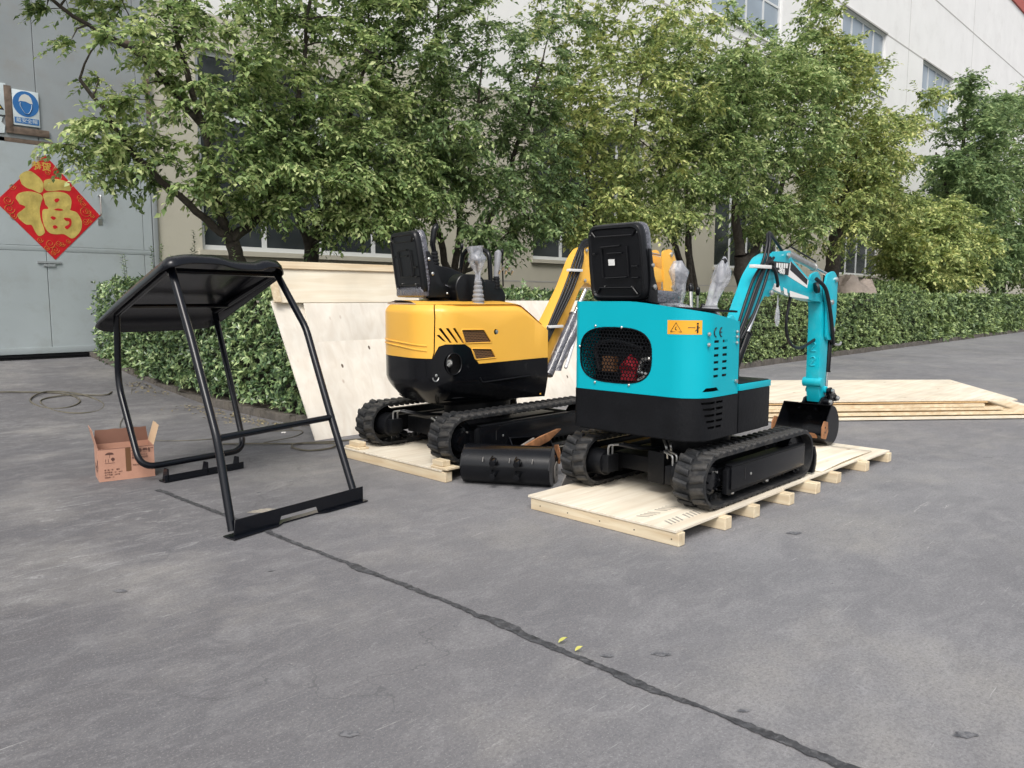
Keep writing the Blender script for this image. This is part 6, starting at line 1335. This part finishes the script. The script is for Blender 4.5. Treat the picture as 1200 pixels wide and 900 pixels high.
obj('front_console', MB().prism([(v.x, v.y) for v in fillet([(4.24, 1.22, 0), (4.50, 1.20, 0), (4.52, 1.34, 0), (4.44, 1.42, 0), (4.30, 1.46, 0), (4.24, 1.42, 0)], .06, 4, closed=True)], 4.50, 4.95), M['seat'], ty, bevel=.02, seg=3)
bellows(ty, (4.10, 4.36, 1.25), .058, .028, .20, 6, 'boot'); bagged_stick(ty, (4.10, 4.36, 1.44), (4.08, 4.37, 1.70), [.026, .022, .05, .075, .055, .07], 9)
bellows(ty, (4.12, 5.04, 1.56), .05, .03, .14, 5, 'seat'); obj('joystick', MB().tube([(4.12, 5.04, 1.68), (4.10, 5.04, 1.76), (4.12, 5.04, 1.87), (4.14, 5.04, 1.90), (4.15, 5.04, 1.92)], [.022, .026, .028, .030, .012], 12), M['black'], ty, smooth=50)
bellows(ty, (4.42, 4.52, 1.38), .04, .028, .10, 4, 'seat'); obj('joystick', MB().tube([(4.42, 4.52, 1.47), (4.43, 4.52, 1.56), (4.44, 4.52, 1.67), (4.45, 4.52, 1.685)], [.024, .027, .032, .016], 12), M['boot'], ty, smooth=50)
lever(ty, (4.36, 5.0, 1.40), (4.38, 4.98, 1.72), .008, .018, 'black'); lever(ty, (4.56, 4.60, 1.40), (4.55, 4.60, 1.66), .007, .014, 'black')
obj('grab_handle', MB().tube(fillet([(4.38, 5.02, 1.46), (4.40, 4.98, 1.69), (4.42, 4.86, 1.735), (4.45, 4.66, 1.68), (4.46, 4.64, 1.30)], .06, 6), .021, 10), M['black'], ty, smooth=60)
for k in range(5): obj('lever_pin', MB().cyl((4.40+.035*k, 4.46, 1.50+.03*(k % 2)), (4.40+.035*k, 4.44, 1.53+.03*(k % 2)), .010, n=8), M['steel'], ty)
boomset0 = set(bpy.data.objects)
# boom
yb = [(5.08, .50), (5.12, .98), (5.26, 1.08), (5.50, 1.40), (5.66, 1.68), (5.76, 1.78), (5.86, 1.80), (6.40, 1.74), (7.05, 1.60), (7.10, 1.48), (6.40, 1.45), (5.86, 1.40), (5.76, 1.46), (5.67, 1.41), (5.48, 1.11), (5.25, .78), (5.20, .52)]
ybo = obj('boom', MB().prism([(v.x, v.y) for v in fillet([(a, b, 0) for a, b in yb], .05, 3, closed=True)], 4.66, 4.83), M['yellow'], ty, bevel=.005)
obj('swing_post', MB().box((4.74, 4.60, .52), (5.10, 4.90, .95)), M['blackm'], ty, bevel=.01)
for x, z in ((5.74, 1.75), (5.72, 1.47), (5.40, 1.22), (5.80, 1.62)): o = bolt((x, 4.655, z), (0, -1, 0), ty, .018, .014, name='pivot_pin'); o.parent = ybo
for k in range(4):
    o = obj('hydraulic_hose', MB().tube(smooth_path([(5.12+.02*k, 4.64, .92), (5.22+.03*k, 4.635, 1.10), (5.42+.035*k, 4.635, 1.42-.01*k), (5.57+.03*k, 4.64, 1.69-.015*k), (5.72, 4.67, 1.84-.02*k), (5.95, 4.70, 1.84-.015*k), (6.3, 4.72, 1.80)], 6), .012, 8), M['hose'], ty, smooth=60)
o = obj('hydraulic_hose', MB().tube(smooth_path([(5.22, 4.65, 1.05), (5.36, 4.64, 1.22), (5.46, 4.64, 1.40), (5.62, 4.64, 1.58), (5.66, 4.64, 1.70)], 6), .009, 8), M['hose'], ty, smooth=60)
for x, z in ((5.54, 1.56), (5.27, 1.05)): obj('hose_clamp', MB().box((x-.09, 4.605, z-.012), (x+.09, 4.652, z+.012)), M['white'], ty, bevel=.003)
cy = cylinder(ty, (5.10, 4.56, .62), (5.66, 4.60, 1.38), .70, .045, .020, 'wrapd'); 
o = obj('plastic_bag', MB().loft([[(5.20+.36*t+(.055+.012*math.sin(7*t+2*a))*math.cos(a), 4.56+(.055+.01*math.sin(9*t+3*a))*math.sin(a), .66+.55*t) for a in [2*PI*k/16 for k in range(16)]] for t in [i/14 for i in range(15)]]), M['wrapd'], ty, smooth=60); o.parent = cy
cylinder(ty, (5.27, 4.50, .68), (5.62, 4.56, 1.25), .95, .016, .014, 'sleeve', 'protective_tube')
ys_ = obj('stick', MB().prism([(7.0, 1.36), (7.22, 1.40), (7.26, .55), (7.08, .50)], 4.68, 4.81), M['yellow'], ty, bevel=.005)
for y in (4.645, 4.815):
    o = obj('stick_cheek', MB().prism([(v.x, v.y) for v in fillet([(7.0, 1.80, 0), (7.16, 1.83, 0), (7.26, 1.72, 0), (7.24, 1.36, 0), (7.06, 1.34, 0)], .04, 3, closed=True)], y, y+.022), M['yellow'], ty, bevel=.003); o.parent = ys_
for x, z in ((7.16, 1.77), (7.20, 1.42)): o = bolt((x, 4.645, z), (0, -1, 0), ty, .026, .02, name='pivot_pin'); o.parent = ys_
cylinder(ty, (5.9, 4.745, 1.86), (7.10, 4.745, 1.76), .62, .032, .016, 'black')
bucket(ty, 7.0, .30, 4.52, 4.96, .19, math.radians(20))
# the upper body is swung a little clockwise on its ring
UR = Matrix.Translation((4.42-4.4, 4.75-4.75, 0))@Matrix.Rotation(math.radians(-9), 4, 'Z')@Matrix.Translation((4.4-4.42, 0, 0))@Matrix.Translation((.36, 0, 0))@Matrix.Diagonal((.895, 1, 1, 1))@Matrix.Translation((-.36, 0, 0))
for o in boomset0-upper0:
    if o.type == 'MESH': o.data.transform(UR)

# ---------------------------------------------------------------- spare buckets between the pallets
sb = thing('digging_bucket', 'wide black bucket lying on its back on the ground between the two pallets', 'bucket', (3.74, 3.86, 0), rz=math.radians(-48))
def put_bucket(root, W_, R_, rot, tooth='blade'):
    before = set(bpy.data.objects); inv_loc = root.location.copy(); rz__ = root.rotation_euler.z
    root.location = (0, 0, 0); root.rotation_euler = (0, 0, 0)
    bucket(root, 0, R_*1.0, -W_/2, W_/2, R_, rot, tooth, 'black', name='bucket_shell', facet=True)
    root.location = inv_loc; root.rotation_euler = (0, 0, rz__); return set(bpy.data.objects)-before
sb.rotation_euler = (0, 0, math.radians(31+180)); sb.location = (3.79, 3.76, 0)
for o in put_bucket(sb, .62, .135, math.radians(8)): pass
bshell = [o for o in sb.children if o.name.startswith('bucket_shell')][0]
for y in (-.07, .10):
    for z_, L_ in ((.19, .05), (.10, .06)):
        o = obj('mounting_lug', MB().cyl((.11, y, z_), (.11+L_+.02, y, z_-.01), .022, n=14).prism([(.08, z_-.03), (.16, z_-.035), (.17, z_+.015), (.10, z_+.03)], y-.02, y-.010), M['black'], sb, bevel=.002, world=False)
for y in (-.16, .03, .19): o = obj('scrape_mark', MB().tube([(.134*math.cos(a), y+.01*math.sin(a*3), .138+.134*math.sin(a)) for a in [PI*.10+k*.05 for k in range(6)]], .0022, 5), M['blade'], sb, world=False)
sb2 = thing('digging_bucket', 'narrow black bucket with brown rusty teeth behind the wide one, touching the teal track', 'bucket', (4.02, 3.98, 0)); sb2.rotation_euler = (0, 0, math.radians(62)); sb2.location = (4.13, 3.86, 0)
put_bucket(sb2, .30, .135, math.radians(48), 'rustor')
obj('ripper_blade', MB().prism([(3.86, .235), (4.10, .30), (4.30, .335), (4.34, .33), (4.20, .255), (3.98, .205)], 3.74, 3.755), M['rustor'], sb2, bevel=.003)
obj('ripper_blade_shank', MB().prism([(3.84, .231), (4.06, .297), (4.02, .20), (3.90, .20)], 3.7555, 3.775), M['blade'], sb2, bevel=.003)
rp = thing('steel_plate', 'small grey pointed steel plate leaning at the corner of the teal pallet', 'plate', (4.02, 3.42, 0))
obj('plate', MB().prism([(3.93, .0), (4.13, .0), (4.09, .085), (4.04, .115), (4.0, .09)], 3.40, 3.412), M['blade'], rp, bevel=.002)
